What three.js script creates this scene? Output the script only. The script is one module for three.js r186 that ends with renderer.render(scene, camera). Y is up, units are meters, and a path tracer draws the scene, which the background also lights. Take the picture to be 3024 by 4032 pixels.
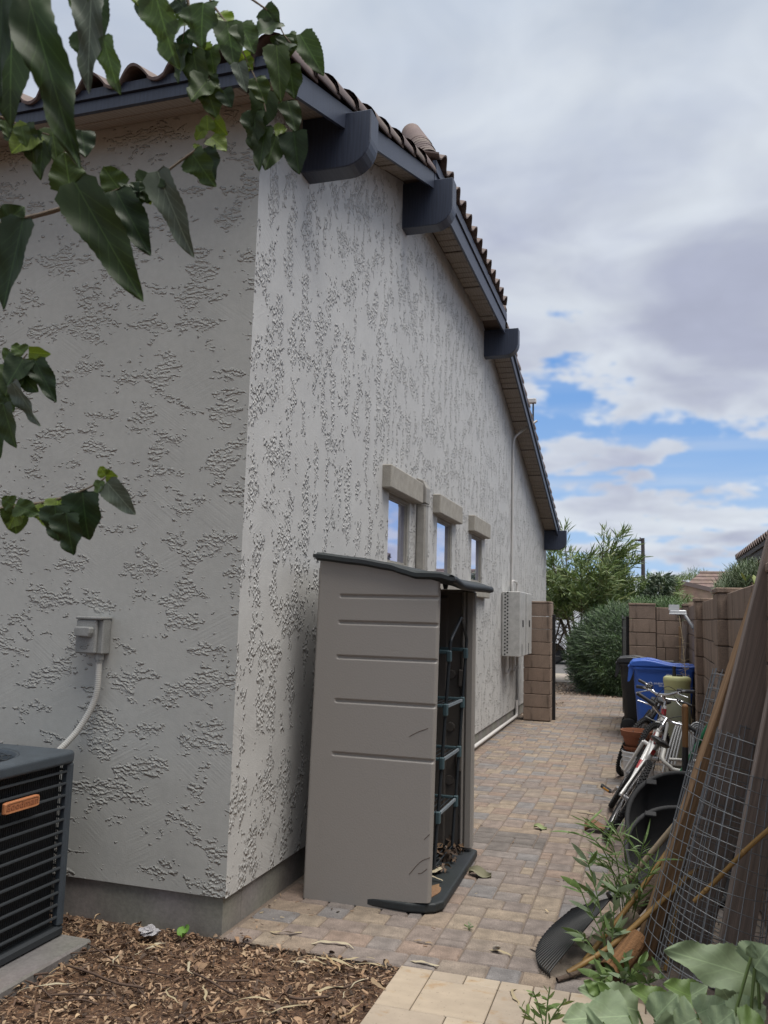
import * as THREE from 'three';
import { mergeGeometries } from 'three/addons/utils/BufferGeometryUtils.js';

// ---------------------------------------------------------------- noise
function rng(seed) { let a = seed >>> 0; return () => { a = (a + 0x6D2B79F5) | 0; let t = Math.imul(a ^ (a >>> 15), 1 | a); t = (t + Math.imul(t ^ (t >>> 7), 61 | t)) ^ t; return ((t ^ (t >>> 14)) >>> 0) / 4294967296; }; }
const PERM = new Uint8Array(512);
{ const r = rng(77), p = [...Array(256).keys()]; for (let i = 255; i > 0; i--) { const j = Math.floor(r() * (i + 1)); [p[i], p[j]] = [p[j], p[i]]; } for (let i = 0; i < 512; i++) PERM[i] = p[i & 255]; }
const GX = new Float64Array(16), GY = new Float64Array(16); for (let i = 0; i < 16; i++) { GX[i] = Math.cos(i * Math.PI / 8); GY[i] = Math.sin(i * Math.PI / 8); }
const fade = (t) => t * t * t * (t * (t * 6 - 15) + 10), lerp = (a, b, t) => a + (b - a) * t, clamp = (x, a = 0, b = 1) => Math.min(b, Math.max(a, x));
const smooth = (a, b, x) => { const t = clamp((x - a) / (b - a)); return t * t * (3 - 2 * t); };
// gradient noise, periodic with period (px, py) when they are given; about -0.7..0.7
function noise(x, y, px = 0, py = 0, s = 0) {
  let x0 = Math.floor(x), y0 = Math.floor(y); const fx = x - x0, fy = y - y0; let x1 = x0 + 1, y1 = y0 + 1;
  if (px) { x0 %= px; if (x0 < 0) x0 += px; x1 %= px; if (x1 < 0) x1 += px; y0 %= py; if (y0 < 0) y0 += py; y1 %= py; if (y1 < 0) y1 += py; }
  const k = PERM[s & 255], h0 = PERM[(k + x0) & 255], h1 = PERM[(k + x1) & 255], a = PERM[(h0 + y0) & 255] & 15, b = PERM[(h1 + y0) & 255] & 15, c = PERM[(h0 + y1) & 255] & 15, d = PERM[(h1 + y1) & 255] & 15;
  const u = fx * fx * fx * (fx * (fx * 6 - 15) + 10), v = fy * fy * fy * (fy * (fy * 6 - 15) + 10), gx = fx - 1, gy = fy - 1;
  const p = GX[a] * fx + GY[a] * fy, q = GX[c] * fx + GY[c] * gy, e = p + (GX[b] * gx + GY[b] * fy - p) * u, f = q + (GX[d] * gx + GY[d] * gy - q) * u;
  return e + (f - e) * v;
}
function fbm(x, y, o, px = 0, py = 0, s = 0, g = 0.5) { let v = 0, a = 1, n = 0; for (let i = 0; i < o; i++) { v += a * noise(x, y, px, py, s + i * 13); n += a; x *= 2; y *= 2; px *= 2; py *= 2; a *= g; } return v / n; }

// ---------------------------------------------------------------- camera
const scene = new THREE.Scene();
const camera = new THREE.PerspectiveCamera(63.18, 3 / 4, 0.05, 400);
camera.position.set(2.0204, 1.6, 3.9215);
camera.quaternion.setFromRotationMatrix(new THREE.Matrix4().makeBasis(new THREE.Vector3(0.95371, 0.0264, -0.29957), new THREE.Vector3(0.01136, 0.99227, 0.12362), new THREE.Vector3(0.30052, -0.1213, 0.94603)));
camera.focus = 4.6; camera.userData.fStop = 9;
scene.add(camera);

// ---------------------------------------------------------------- sky: a broken cloud deck with blue between it and the horizon
{
  const w = 2600, h = 1300, data = new Float32Array(w * h * 4);
  for (let j = 0; j < h; j++) {
    const el = ((j + 0.5) / h - 0.5) * Math.PI, sy = Math.sin(el), cy = Math.cos(el), deg = el * 180 / Math.PI;
    for (let i = 0; i < w; i++) {
      const k = (j * w + i) * 4;
      if (deg < -2) { data[k] = 0.30; data[k + 1] = 0.28; data[k + 2] = 0.25; data[k + 3] = 1; continue; }
      const az = ((i + 0.5) / w - 0.5) * 2 * Math.PI, dx = Math.cos(az) * cy, dz = Math.sin(az) * cy;
      const q = 1 / (Math.max(sy, 0) + 0.11), x = dx * q, z = dz * q;
      const wx = x + 0.35 * fbm(x * 1.3 + 9, z * 1.3, 3, 0, 0, 5), wz = z + 0.35 * fbm(x * 1.3 - 4, z * 1.3 + 7, 3, 0, 0, 9);
      const big = fbm(wx * 0.75 + 3.1, wz * 0.75 + 1.7, 4, 0, 0, 21), det = fbm(wx * 1.9 + 1, wz * 1.9 - 2, 6, 0, 0, 33, 0.55), fine = fbm(x * 7 + 2, z * 7, 4, 0, 0, 71, 0.6);
      // how much of the sky the deck covers at this height
      const cover = deg < 9 ? lerp(0.16, 0.0, smooth(1, 9, deg)) : lerp(0.0, 0.42, smooth(9, 24, deg));
      const d = big * 0.75 + det * 0.7 + fine * 0.16 + cover;
      const a = smooth(-0.01, 0.10, d);
      const bl = smooth(0, 20, deg);
      const R = lerp(0.42, 0.145, bl), Gc = lerp(0.57, 0.315, bl), B = lerp(0.76, 0.64, bl);
      const cirrus = 0.4 * smooth(0.0, 0.5, fbm(x * 0.5 + 5, z * 2.6, 4, 0, 0, 51, 0.6) + 0.12);
      // thick parts of the deck look lavender grey from below, thin ones white
      const thick = smooth(-0.22, 0.55, 0.85 * det + 0.45 * big + 0.75 * fbm(wx * 1.2 - 7, wz * 1.2 + 3, 4, 0, 0, 91) + 0.16 * smooth(5, 16, deg) + 0.10 * fine);
      const up = smooth(20, 45, deg);
      const cr = lerp(0.70, lerp(0.40, 0.40, up), thick), cg = lerp(0.72, lerp(0.41, 0.455, up), thick), cb = lerp(0.75, lerp(0.50, 0.545, up), thick);
      const grey = 1 + 0.10 * det + 0.10 * fine + 0.10 * fbm(wx * 3.2, wz * 3.2, 4, 0, 0, 14, 0.6);
      const t = Math.max(a, cirrus * (1 - a) + a);
      data[k] = 0.66 * lerp(R, cr * grey, t); data[k + 1] = 0.69 * lerp(Gc, cg * grey, t); data[k + 2] = 0.72 * lerp(B, cb * grey, t); data[k + 3] = 1;
    }
  }
  const sky = new THREE.DataTexture(data, w, h, THREE.RGBAFormat, THREE.FloatType);
  sky.mapping = THREE.EquirectangularReflectionMapping; sky.magFilter = sky.minFilter = THREE.LinearFilter; sky.wrapS = THREE.RepeatWrapping; sky.needsUpdate = true;
  scene.background = sky; scene.environment = sky;
}
// ---------------------------------------------------------------- sun, veiled by the clouds
const sun = new THREE.DirectionalLight(0xfffaf3, 2.9);
sun.position.set(6.6, 20, -1.2); sun.target.position.set(0.5, 0, -3); scene.add(sun, sun.target);
sun.castShadow = true; sun.shadow.radius = 88; sun.shadow.mapSize.set(2048, 2048);
Object.assign(sun.shadow.camera, { left: -16, right: 16, top: 16, bottom: -16, near: 1, far: 60 });
const renderer = new THREE.WebGLRenderer({ antialias: true });
renderer.toneMapping = THREE.LinearToneMapping; renderer.toneMappingExposure = 1.6; renderer.shadowMap.enabled = true;

// ---------------------------------------------------------------- helpers
const V = (x, y, z) => new THREE.Vector3(x, y, z), UP = V(0, 1, 0), taken = {};
function numbered(n) { const k = taken[n] = (taken[n] ?? -1) + 1; return k ? n + '_' + String(k).padStart(3, '0') : n; }
function tag(o, label, category, group, kind) { if (label) o.userData.label = label; if (category) o.userData.category = category; if (group) o.userData.group = group; if (kind) o.userData.kind = kind; return o; }
function thing(name, label, category, pos = [0, 0, 0], turn = 0, group) { const o = new THREE.Group(); o.name = numbered(name); scene.add(o); o.position.set(...pos); o.rotation.y = turn; return tag(o, label, category, group); }
function mesh(name, geo, mat, parent = scene) { const m = new THREE.Mesh(geo, mat); m.name = parent === scene ? numbered(name) : name; m.castShadow = m.receiveShadow = true; parent.add(m); return m; }
function structure(name, geo, mat) { return tag(mesh(name, geo, mat), null, null, null, 'structure'); }
const one = (name, label, category, geo, mat, group) => tag(mesh(name, geo, mat), label, category, group);
function clean(g) { g = g.index ? g.toNonIndexed() : g; for (const k of Object.keys(g.attributes)) if (!['position', 'normal', 'uv', 'color'].includes(k)) g.deleteAttribute(k); g.morphAttributes = {}; return g; }
function merge(list) { const c = list.some((g) => g.attributes.color); return mergeGeometries(list.map((g) => { g = clean(g); if (!g.attributes.normal) g.computeVertexNormals(); if (!g.attributes.uv) planar(g); if (c && !g.attributes.color) g.setAttribute('color', new THREE.BufferAttribute(new Float32Array(g.attributes.position.count * 3).fill(1), 3)); return g; })); }
// uv in metres along the two axes that a face lies in
function planar(g, ou = 0, ov = 0) {
  const p = g.attributes.position, uv = new Float32Array(p.count * 2), A = V(), B = V(), C = V();
  for (let i = 0; i < p.count; i += 3) {
    A.fromBufferAttribute(p, i); B.fromBufferAttribute(p, i + 1); C.fromBufferAttribute(p, i + 2);
    const n = B.clone().sub(A).cross(C.clone().sub(A)), x = Math.abs(n.x), y = Math.abs(n.y), z = Math.abs(n.z);
    [A, B, C].forEach((q, k) => { const [u, v] = x > y && x > z ? [q.z, q.y] : y > z ? [q.x, q.z] : [q.x, q.y]; uv[(i + k) * 2] = u + ou; uv[(i + k) * 2 + 1] = v + ov; });
  }
  g.setAttribute('uv', new THREE.BufferAttribute(uv, 2)); return g;
}
const P = (g, ou, ov) => planar(clean(g), ou, ov);
const at = (g, x = 0, y = 0, z = 0, rx = 0, ry = 0, rz = 0) => { g.applyMatrix4(new THREE.Matrix4().compose(V(x, y, z), new THREE.Quaternion().setFromEuler(new THREE.Euler(rx, ry, rz)), V(1, 1, 1))); return g; };
const box = (w, h, d, x = 0, y = 0, z = 0) => P(new THREE.BoxGeometry(w, h, d)).translate(x, y, z);
const between = (x0, x1, y0, y1, z0, z1) => P(new THREE.BoxGeometry(x1 - x0, y1 - y0, z1 - z0).translate((x0 + x1) / 2, (y0 + y1) / 2, (z0 + z1) / 2));
// triangles turned outwards from a centre: closed convex solids
function convex(tris, centre = V()) {
  const pos = []; for (const [a, b, c] of tris) { const n = b.clone().sub(a).cross(c.clone().sub(a)), m = a.clone().add(b).add(c).divideScalar(3).sub(centre); for (const q of n.dot(m) >= 0 ? [a, b, c] : [a, c, b]) pos.push(q.x, q.y, q.z); }
  const g = new THREE.BufferGeometry(); g.setAttribute('position', new THREE.Float32BufferAttribute(pos, 3)); g.computeVertexNormals(); return planar(g);
}
function chamfer(w, h, d, c, ou = 0, ov = 0) {
  const W = w / 2, H = h / 2, D = d / 2, t = [], s = [-1, 1];
  const v = (a, x, y, z) => V(x * (a === 0 ? W : W - c), y * (a === 1 ? H : H - c), z * (a === 2 ? D : D - c));
  const quad = (a, b, e, f) => t.push([a, b, e], [b, f, e]);
  for (const i of s) { quad(v(0, i, -1, -1), v(0, i, 1, -1), v(0, i, -1, 1), v(0, i, 1, 1)); quad(v(1, -1, i, -1), v(1, 1, i, -1), v(1, -1, i, 1), v(1, 1, i, 1)); quad(v(2, -1, -1, i), v(2, 1, -1, i), v(2, -1, 1, i), v(2, 1, 1, i)); }
  for (const i of s) for (const j of s) { quad(v(0, i, j, -1), v(0, i, j, 1), v(1, i, j, -1), v(1, i, j, 1)); quad(v(1, -1, i, j), v(1, 1, i, j), v(2, -1, i, j), v(2, 1, i, j)); quad(v(0, i, -1, j), v(0, i, 1, j), v(2, i, -1, j), v(2, i, 1, j)); }
  for (const i of s) for (const j of s) for (const k of s) t.push([v(0, i, j, k), v(1, i, j, k), v(2, i, j, k)]);
  const g = convex(t); return ou || ov ? planar(g, ou, ov) : g;
}
const cbox = (w, h, d, c, x = 0, y = 0, z = 0) => chamfer(w, h, d, c).translate(x, y, z);
// a prism: the polygon (points in space) pushed along a vector
function prism(pts, push) {
  const t = [], n = pts.length, q = pts.map((p) => p.clone().add(push)), c = V(); for (const p of [...pts, ...q]) c.add(p); c.divideScalar(2 * n);
  for (let i = 1; i < n - 1; i++) t.push([pts[0], pts[i], pts[i + 1]], [q[0], q[i], q[i + 1]]);
  for (let i = 0; i < n; i++) { const j = (i + 1) % n; t.push([pts[i], pts[j], q[i]], [pts[j], q[j], q[i]]); }
  return convex(t, c);
}
function bar(a, b, r0, r1 = r0, seg = 10) {
  a = a.isVector3 ? a : V(...a); b = b.isVector3 ? b : V(...b); const d = b.clone().sub(a), L = d.length();
  const g = new THREE.CylinderGeometry(r1, r0, L, seg, 1); const uv = g.attributes.uv; for (let i = 0; i < uv.count; i++) uv.setXY(i, uv.getX(i) * 6.283 * r0, uv.getY(i) * L);
  g.applyQuaternion(new THREE.Quaternion().setFromUnitVectors(UP, d.normalize())); return clean(g.translate((a.x + b.x) / 2, (a.y + b.y) / 2, (a.z + b.z) / 2));
}
function plank(a, b, w, t, roll = 0, c = 0.004) { a = V(...a); b = V(...b); const d = b.clone().sub(a), L = d.length(); const g = chamfer(w, L, t, c); g.applyMatrix4(new THREE.Matrix4().makeRotationY(roll)); g.applyQuaternion(new THREE.Quaternion().setFromUnitVectors(UP, d.normalize())); const m = a.add(b).multiplyScalar(0.5); return g.translate(m.x, m.y, m.z); }
function tube(pts, r, rad = 8, seg = 0, closed = false, tension = 0.5) { const c = new THREE.CatmullRomCurve3(pts.map((p) => (p.isVector3 ? p : V(...p))), closed, 'catmullrom', tension), L = c.getLength(); const n = seg || Math.max(4, Math.round(pts.length * 5)); const g = new THREE.TubeGeometry(c, n, r, rad, closed); const uv = g.attributes.uv; for (let i = 0; i < uv.count; i++) uv.setXY(i, uv.getY(i) * 6.283 * r, uv.getX(i) * L); return clean(g); }
function taper(pts, r, seg = 36, end = 0.35) { const c = new THREE.CatmullRomCurve3(pts.map((p) => (p.isVector3 ? p : V(...p)))), n = 7, g = new THREE.TubeGeometry(c, seg, r, n), p = g.attributes.position, q = V(); for (let i = 0; i <= seg; i++) { const m = c.getPointAt(i / seg), k = lerp(1, end, i / seg) * (1 + 0.18 * noise(i * 0.7, r * 900, 0, 0, 4)); for (let j = 0; j <= n; j++) { const e = i * (n + 1) + j; q.fromBufferAttribute(p, e).sub(m).multiplyScalar(k).add(m); p.setXYZ(e, q.x, q.y, q.z); } } g.computeVertexNormals(); return clean(g); }
const lathe = (pts, seg = 24) => { const g = new THREE.LatheGeometry(pts.map(([x, y]) => new THREE.Vector2(x, y)), seg); return clean(g); };
function extrude(pts, depth, o = {}) { const s = new THREE.Shape(pts.map(([x, y]) => new THREE.Vector2(x, y))); for (const h of o.holes ?? []) s.holes.push(new THREE.Path(h.map(([x, y]) => new THREE.Vector2(x, y)))); return P(new THREE.ExtrudeGeometry(s, { depth, bevelEnabled: !!o.bevel, bevelThickness: o.bevel, bevelSize: o.bevel, bevelOffset: -(o.bevel ?? 0), bevelSegments: o.segments ?? 1, curveSegments: 10 })); }
// smooth grid surface: f(u, v) -> Vector3
function grid(f, nu, nv) {
  const pos = [], uv = [], idx = []; for (let j = 0; j <= nv; j++) for (let i = 0; i <= nu; i++) { const p = f(i / nu, j / nv); pos.push(p.x, p.y, p.z); uv.push(p.u ?? i / nu, p.v ?? j / nv); }
  for (let j = 0; j < nv; j++) for (let i = 0; i < nu; i++) { const a = j * (nu + 1) + i, b = a + 1, c = a + nu + 1, d = c + 1; idx.push(a, b, c, b, d, c); }
  const g = new THREE.BufferGeometry(); g.setAttribute('position', new THREE.Float32BufferAttribute(pos, 3)); g.setAttribute('uv', new THREE.Float32BufferAttribute(uv, 2)); g.setIndex(idx); g.computeVertexNormals(); return g;
}
// ---------------------------------------------------------------- textures; fn returns a number (grey) or [r, g, b] in 0..1; size is the metres that one repeat covers
function tex(n, size, fn, srgb = false, m = n) {
  const d = new Uint8Array(n * m * 4);
  for (let j = 0; j < m; j++) for (let i = 0; i < n; i++) { const v = fn((i + 0.5) / n, (j + 0.5) / m), k = (j * n + i) * 4; if (v.length) { d[k] = clamp(v[0]) * 255; d[k + 1] = clamp(v[1]) * 255; d[k + 2] = clamp(v[2]) * 255; } else d[k] = d[k + 1] = d[k + 2] = clamp(v) * 255; d[k + 3] = 255; }
  const t = new THREE.DataTexture(d, n, m); t.wrapS = t.wrapT = THREE.RepeatWrapping; t.magFilter = THREE.LinearFilter; t.minFilter = THREE.LinearMipmapLinearFilter; t.generateMipmaps = true;
  if (srgb) t.colorSpace = THREE.SRGBColorSpace; const s = Array.isArray(size) ? size : [size, size]; t.repeat.set(1 / s[0], 1 / s[1]); t.needsUpdate = true; return t;
}
const mat = (rgb, roughness = 0.8, o = {}) => { const m = new THREE.MeshStandardMaterial({ roughness, ...o }); m.color.setRGB(...rgb); return m; };
const phys = (rgb, roughness, o = {}) => { const m = new THREE.MeshPhysicalMaterial({ roughness, ...o }); m.color.setRGB(...rgb); return m; };
// grey maps of relative tone: mean near 0.8, so that colours stay what the material says
const T = {};
T.grain = tex(512, 0.5, (u, v) => 0.5 + 0.5 * fbm(u * 48, v * 48, 4, 48, 48, 3, 0.7));
T.mottle = tex(512, 1.3, (u, v) => { const b = 0.80 + 0.20 * fbm(u * 5, v * 5, 5, 5, 5, 8, 0.6) + 0.14 * fbm(u * 60, v * 60, 3, 60, 60, 18, 0.7); return [b, b * (0.985 + 0.05 * noise(u * 4, v * 4, 4, 4, 61)), b * (0.975 + 0.06 * noise(u * 3, v * 3, 3, 3, 41))]; }, true);
T.speckle = tex(512, 0.6, (u, v) => 0.78 + 0.16 * fbm(u * 6, v * 6, 4, 6, 6, 28, 0.6) + 0.22 * fbm(u * 90, v * 90, 3, 90, 90, 12, 0.8), true);
T.wood = tex(512, [0.25, 1.6], (u, v) => { const w = 0.15 * fbm(u * 3, v * 3, 3, 3, 3, 2); const r = Math.sin((u + w) * 6.283 * 9 + 3 * noise(u * 2, v * 2, 2, 2, 6)); return 0.76 + 0.035 * r + 0.16 * fbm(u * 40, v * 3, 4, 40, 3, 4, 0.6); }, true);
T.woodBump = tex(512, [0.25, 1.6], (u, v) => 0.5 + 0.5 * fbm(u * 50, v * 4, 4, 50, 4, 14, 0.65));
// ================================================================ stucco: lace of trowelled plaster with ragged skipped pits
function stuccoBump(seed, px, py, fx, fy, thr) {
  const at2 = (u, v) => fbm(u * px, v * py, 4, px, py, seed + 4, 0.62) + 0.36 * fbm(u * fx, v * fy, 3, fx, fy, seed + 3, 0.62);
  return (u, v) => {
    const n = at2(u, v), sw = noise(u * 11, v * 11, 11, 11, seed + 8);
    const plain = 0.86 + 0.12 * fbm(u * 14, v * 14, 2, 14, 14, seed + 5) + 0.022 * noise((u * (sw > 0 ? 0.7 : -0.5) + v) * 300, u * 12, 0, 0, seed + 9) * smooth(0.1, 0.35, Math.abs(sw)) + 0.012 * noise(u * 500, v * 500, 500, 500, seed + 6);
    const t = thr + 0.22 * fbm(u * 6, v * 6, 3, 6, 6, seed + 11); // some stretches are trowelled almost closed, others open
    if (n < t - 0.001) return plain;
    // a skipped patch: a sharp ledge along its upper rim, running out softly at its foot, its floor rough
    const e = n - at2(u, v + 0.0028), pit = smooth(t, t + 0.04, n) * (0.22 + 0.78 * smooth(-0.05, 0.13, e));
    return plain - pit * 0.42 - pit * 0.26 * fbm(u * fx * 2, v * fy * 2, 2, fx * 2, fy * 2, seed + 7, 0.7);
  };
}
T.stuccoSide = tex(2048, 3.7, stuccoBump(10, 16, 26, 120, 180, 0.10));
T.stuccoGable = tex(2048, 4.3, stuccoBump(40, 34, 18, 210, 100, 0.075));
T.paint = tex(512, 2.9, (u, v) => 0.87 + 0.05 * fbm(u * 7, v * 7, 4, 7, 7, 8, 0.6) + 0.05 * fbm(u * 80, v * 80, 3, 80, 80, 18, 0.7), true);
const stuccoBack = mat([0.565, 0.56, 0.52], 0.8, { map: T.paint, bumpMap: T.stuccoSide, bumpScale: 0.027 });  // same paint as the gable, with the shade of this wall in its darker colour
const stuccoGable = mat([0.68, 0.67, 0.645], 0.62, { map: T.paint, bumpMap: T.stuccoGable, bumpScale: 0.038 });  // same house paint, lightened to carry the stronger light on the gable
const footingMat = mat([0.36, 0.35, 0.32], 0.9, { map: T.mottle, bumpMap: T.grain, bumpScale: 0.0015 });
const navy = mat([0.062, 0.078, 0.125], 0.42, { map: T.wood, bumpMap: T.woodBump, bumpScale: 0.0012 });
const soffitMat = mat([0.60, 0.53, 0.46], 0.85, { map: T.wood, bumpMap: T.woodBump, bumpScale: 0.0008 });
const trim = mat([0.56, 0.52, 0.45], 0.85, { map: T.speckle, bumpMap: T.grain, bumpScale: 0.003 });
const tileTones = [[0.195, 0.150, 0.135], [0.23, 0.175, 0.155], [0.165, 0.125, 0.115], [0.25, 0.195, 0.175]].map((c) => mat(c, 0.8, { map: T.mottle, bumpMap: T.grain, bumpScale: 0.0015 }));

// ---------------------------------------------------------------- house (a corner of its back wall at the origin, its gable wall in the plane x = 0)
const house = thing('house', 'grey stucco house with dark blue beams and brown tiled roof', 'house');
const HALF = [[0, 4.46], [2.74, 5.40], [6.45, 5.44], [13.8, 3.30]];                    // the gable's top edge: distance from the corner, height
const topAt = (s) => { for (let i = 1; i < HALF.length; i++) if (s <= HALF[i][0]) return lerp(HALF[i - 1][1], HALF[i][1], (s - HALF[i - 1][0]) / (HALF[i][0] - HALF[i - 1][0])); return HALF[3][1]; };
const WINDOWS = [[2.56, 3.20], [4.225, 4.915], [5.96, 6.65]], SILL = 2.0, HEAD = 2.6;
{
  const holes = WINDOWS.map(([a, b]) => [[a, SILL], [b, SILL], [b, HEAD], [a, HEAD]]);
  let g = extrude([[0, 0.172], [13.8, 0.172], ...HALF.slice().reverse()], 0.2, { holes });
  const p = g.attributes.position; for (let i = 0; i < p.count; i++) { const s = p.getX(i), y = p.getY(i), k = p.getZ(i); p.setXYZ(i, -k, y, -s - (s < 0.001 && k > 0.1 ? 0.198 : 0)); }
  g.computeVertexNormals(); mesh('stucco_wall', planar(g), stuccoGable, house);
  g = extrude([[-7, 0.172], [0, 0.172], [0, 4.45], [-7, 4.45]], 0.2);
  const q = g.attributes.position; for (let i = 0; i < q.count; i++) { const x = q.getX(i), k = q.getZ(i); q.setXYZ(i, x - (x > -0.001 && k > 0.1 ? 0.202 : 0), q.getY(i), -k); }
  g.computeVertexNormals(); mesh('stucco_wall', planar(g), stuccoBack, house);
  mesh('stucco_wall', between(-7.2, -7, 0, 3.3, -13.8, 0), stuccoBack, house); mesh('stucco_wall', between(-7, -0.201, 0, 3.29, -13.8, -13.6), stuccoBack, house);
  // rounded plaster bead on the corner
  mesh('footing', between(-7, -0.022, -0.2, 0.171, -0.22, -0.02), footingMat, house);
  mesh('footing', between(-0.2, -0.021, -0.2, 0.171, -13.75, -0.221), footingMat, house);
  mesh('floor_slab', between(-7, -0.22, -0.1, 0.1, -13.6, -0.23), footingMat, house);
}
// windows in a row, each with a recessed frame, a mirrored pane, a lintel and a sill
const paneMat = phys([0.60, 0.62, 0.80], 0.015, { metalness: 0.92 }), frameMat = mat([0.52, 0.49, 0.43], 0.6, { map: T.speckle });
for (const [a, b] of WINDOWS) {
  const w = new THREE.Group(); w.name = 'window'; house.add(w); const x0 = -0.07, x1 = -0.012, t = 0.03;
  mesh('frame', merge([between(x0, x1, SILL, SILL + t, -b, -a), between(x0, x1, HEAD - t, HEAD, -b, -a), between(x0, x1, SILL + t, HEAD - t, -a - t, -a), between(x0, x1, SILL + t, HEAD - t, -b, -b + t),
    between(x0 + 0.01, x1 - 0.018, SILL + t, SILL + t + 0.016, -b + t, -a - t), between(x0 + 0.01, x1 - 0.018, HEAD - t - 0.016, HEAD - t, -b + t, -a - t), between(x0 + 0.01, x1 - 0.018, SILL + t + 0.016, HEAD - t - 0.016, -a - t - 0.016, -a - t), between(x0 + 0.01, x1 - 0.018, SILL + t + 0.016, HEAD - t - 0.016, -b + t, -b + t + 0.016)]), frameMat, w);
  mesh('pane', between(-0.050, -0.042, SILL + t, HEAD - t, -b + t, -a - t), paneMat, w);
  mesh('lintel', cbox(0.10, 0.19, b - a + 0.36, 0.008, 0.028, 2.70, -(a + b) / 2 + 0.01), trim, w);
  mesh('sill', cbox(0.09, 0.165, b - a + 0.40, 0.008, 0.024, 1.915, -(a + b) / 2), trim, w);
}
// beams that carry the roof past the gable wall
for (const [s, y] of [[0.55, 4.30], [2.74, 4.965], [6.6, 5.0], [13.4, 3.0]]) {
  const h = topAt(s + 0.07) - y + (s > 13 ? 0.0 : -0.02), r = 0.17, xe = 0.45, pts = [[-0.3, 0], [xe - r, 0]];
  for (let k = 1; k <= 8; k++) pts.push([xe - r + r * Math.sin(k * Math.PI / 16), r - r * Math.cos(k * Math.PI / 16)]);
  pts.push([xe, h], [-0.3, h]);
  mesh('roof_beam', at(extrude(pts, 0.138, { bevel: 0.006 }), 0, y, -s - 0.144), navy, house);
}
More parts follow.
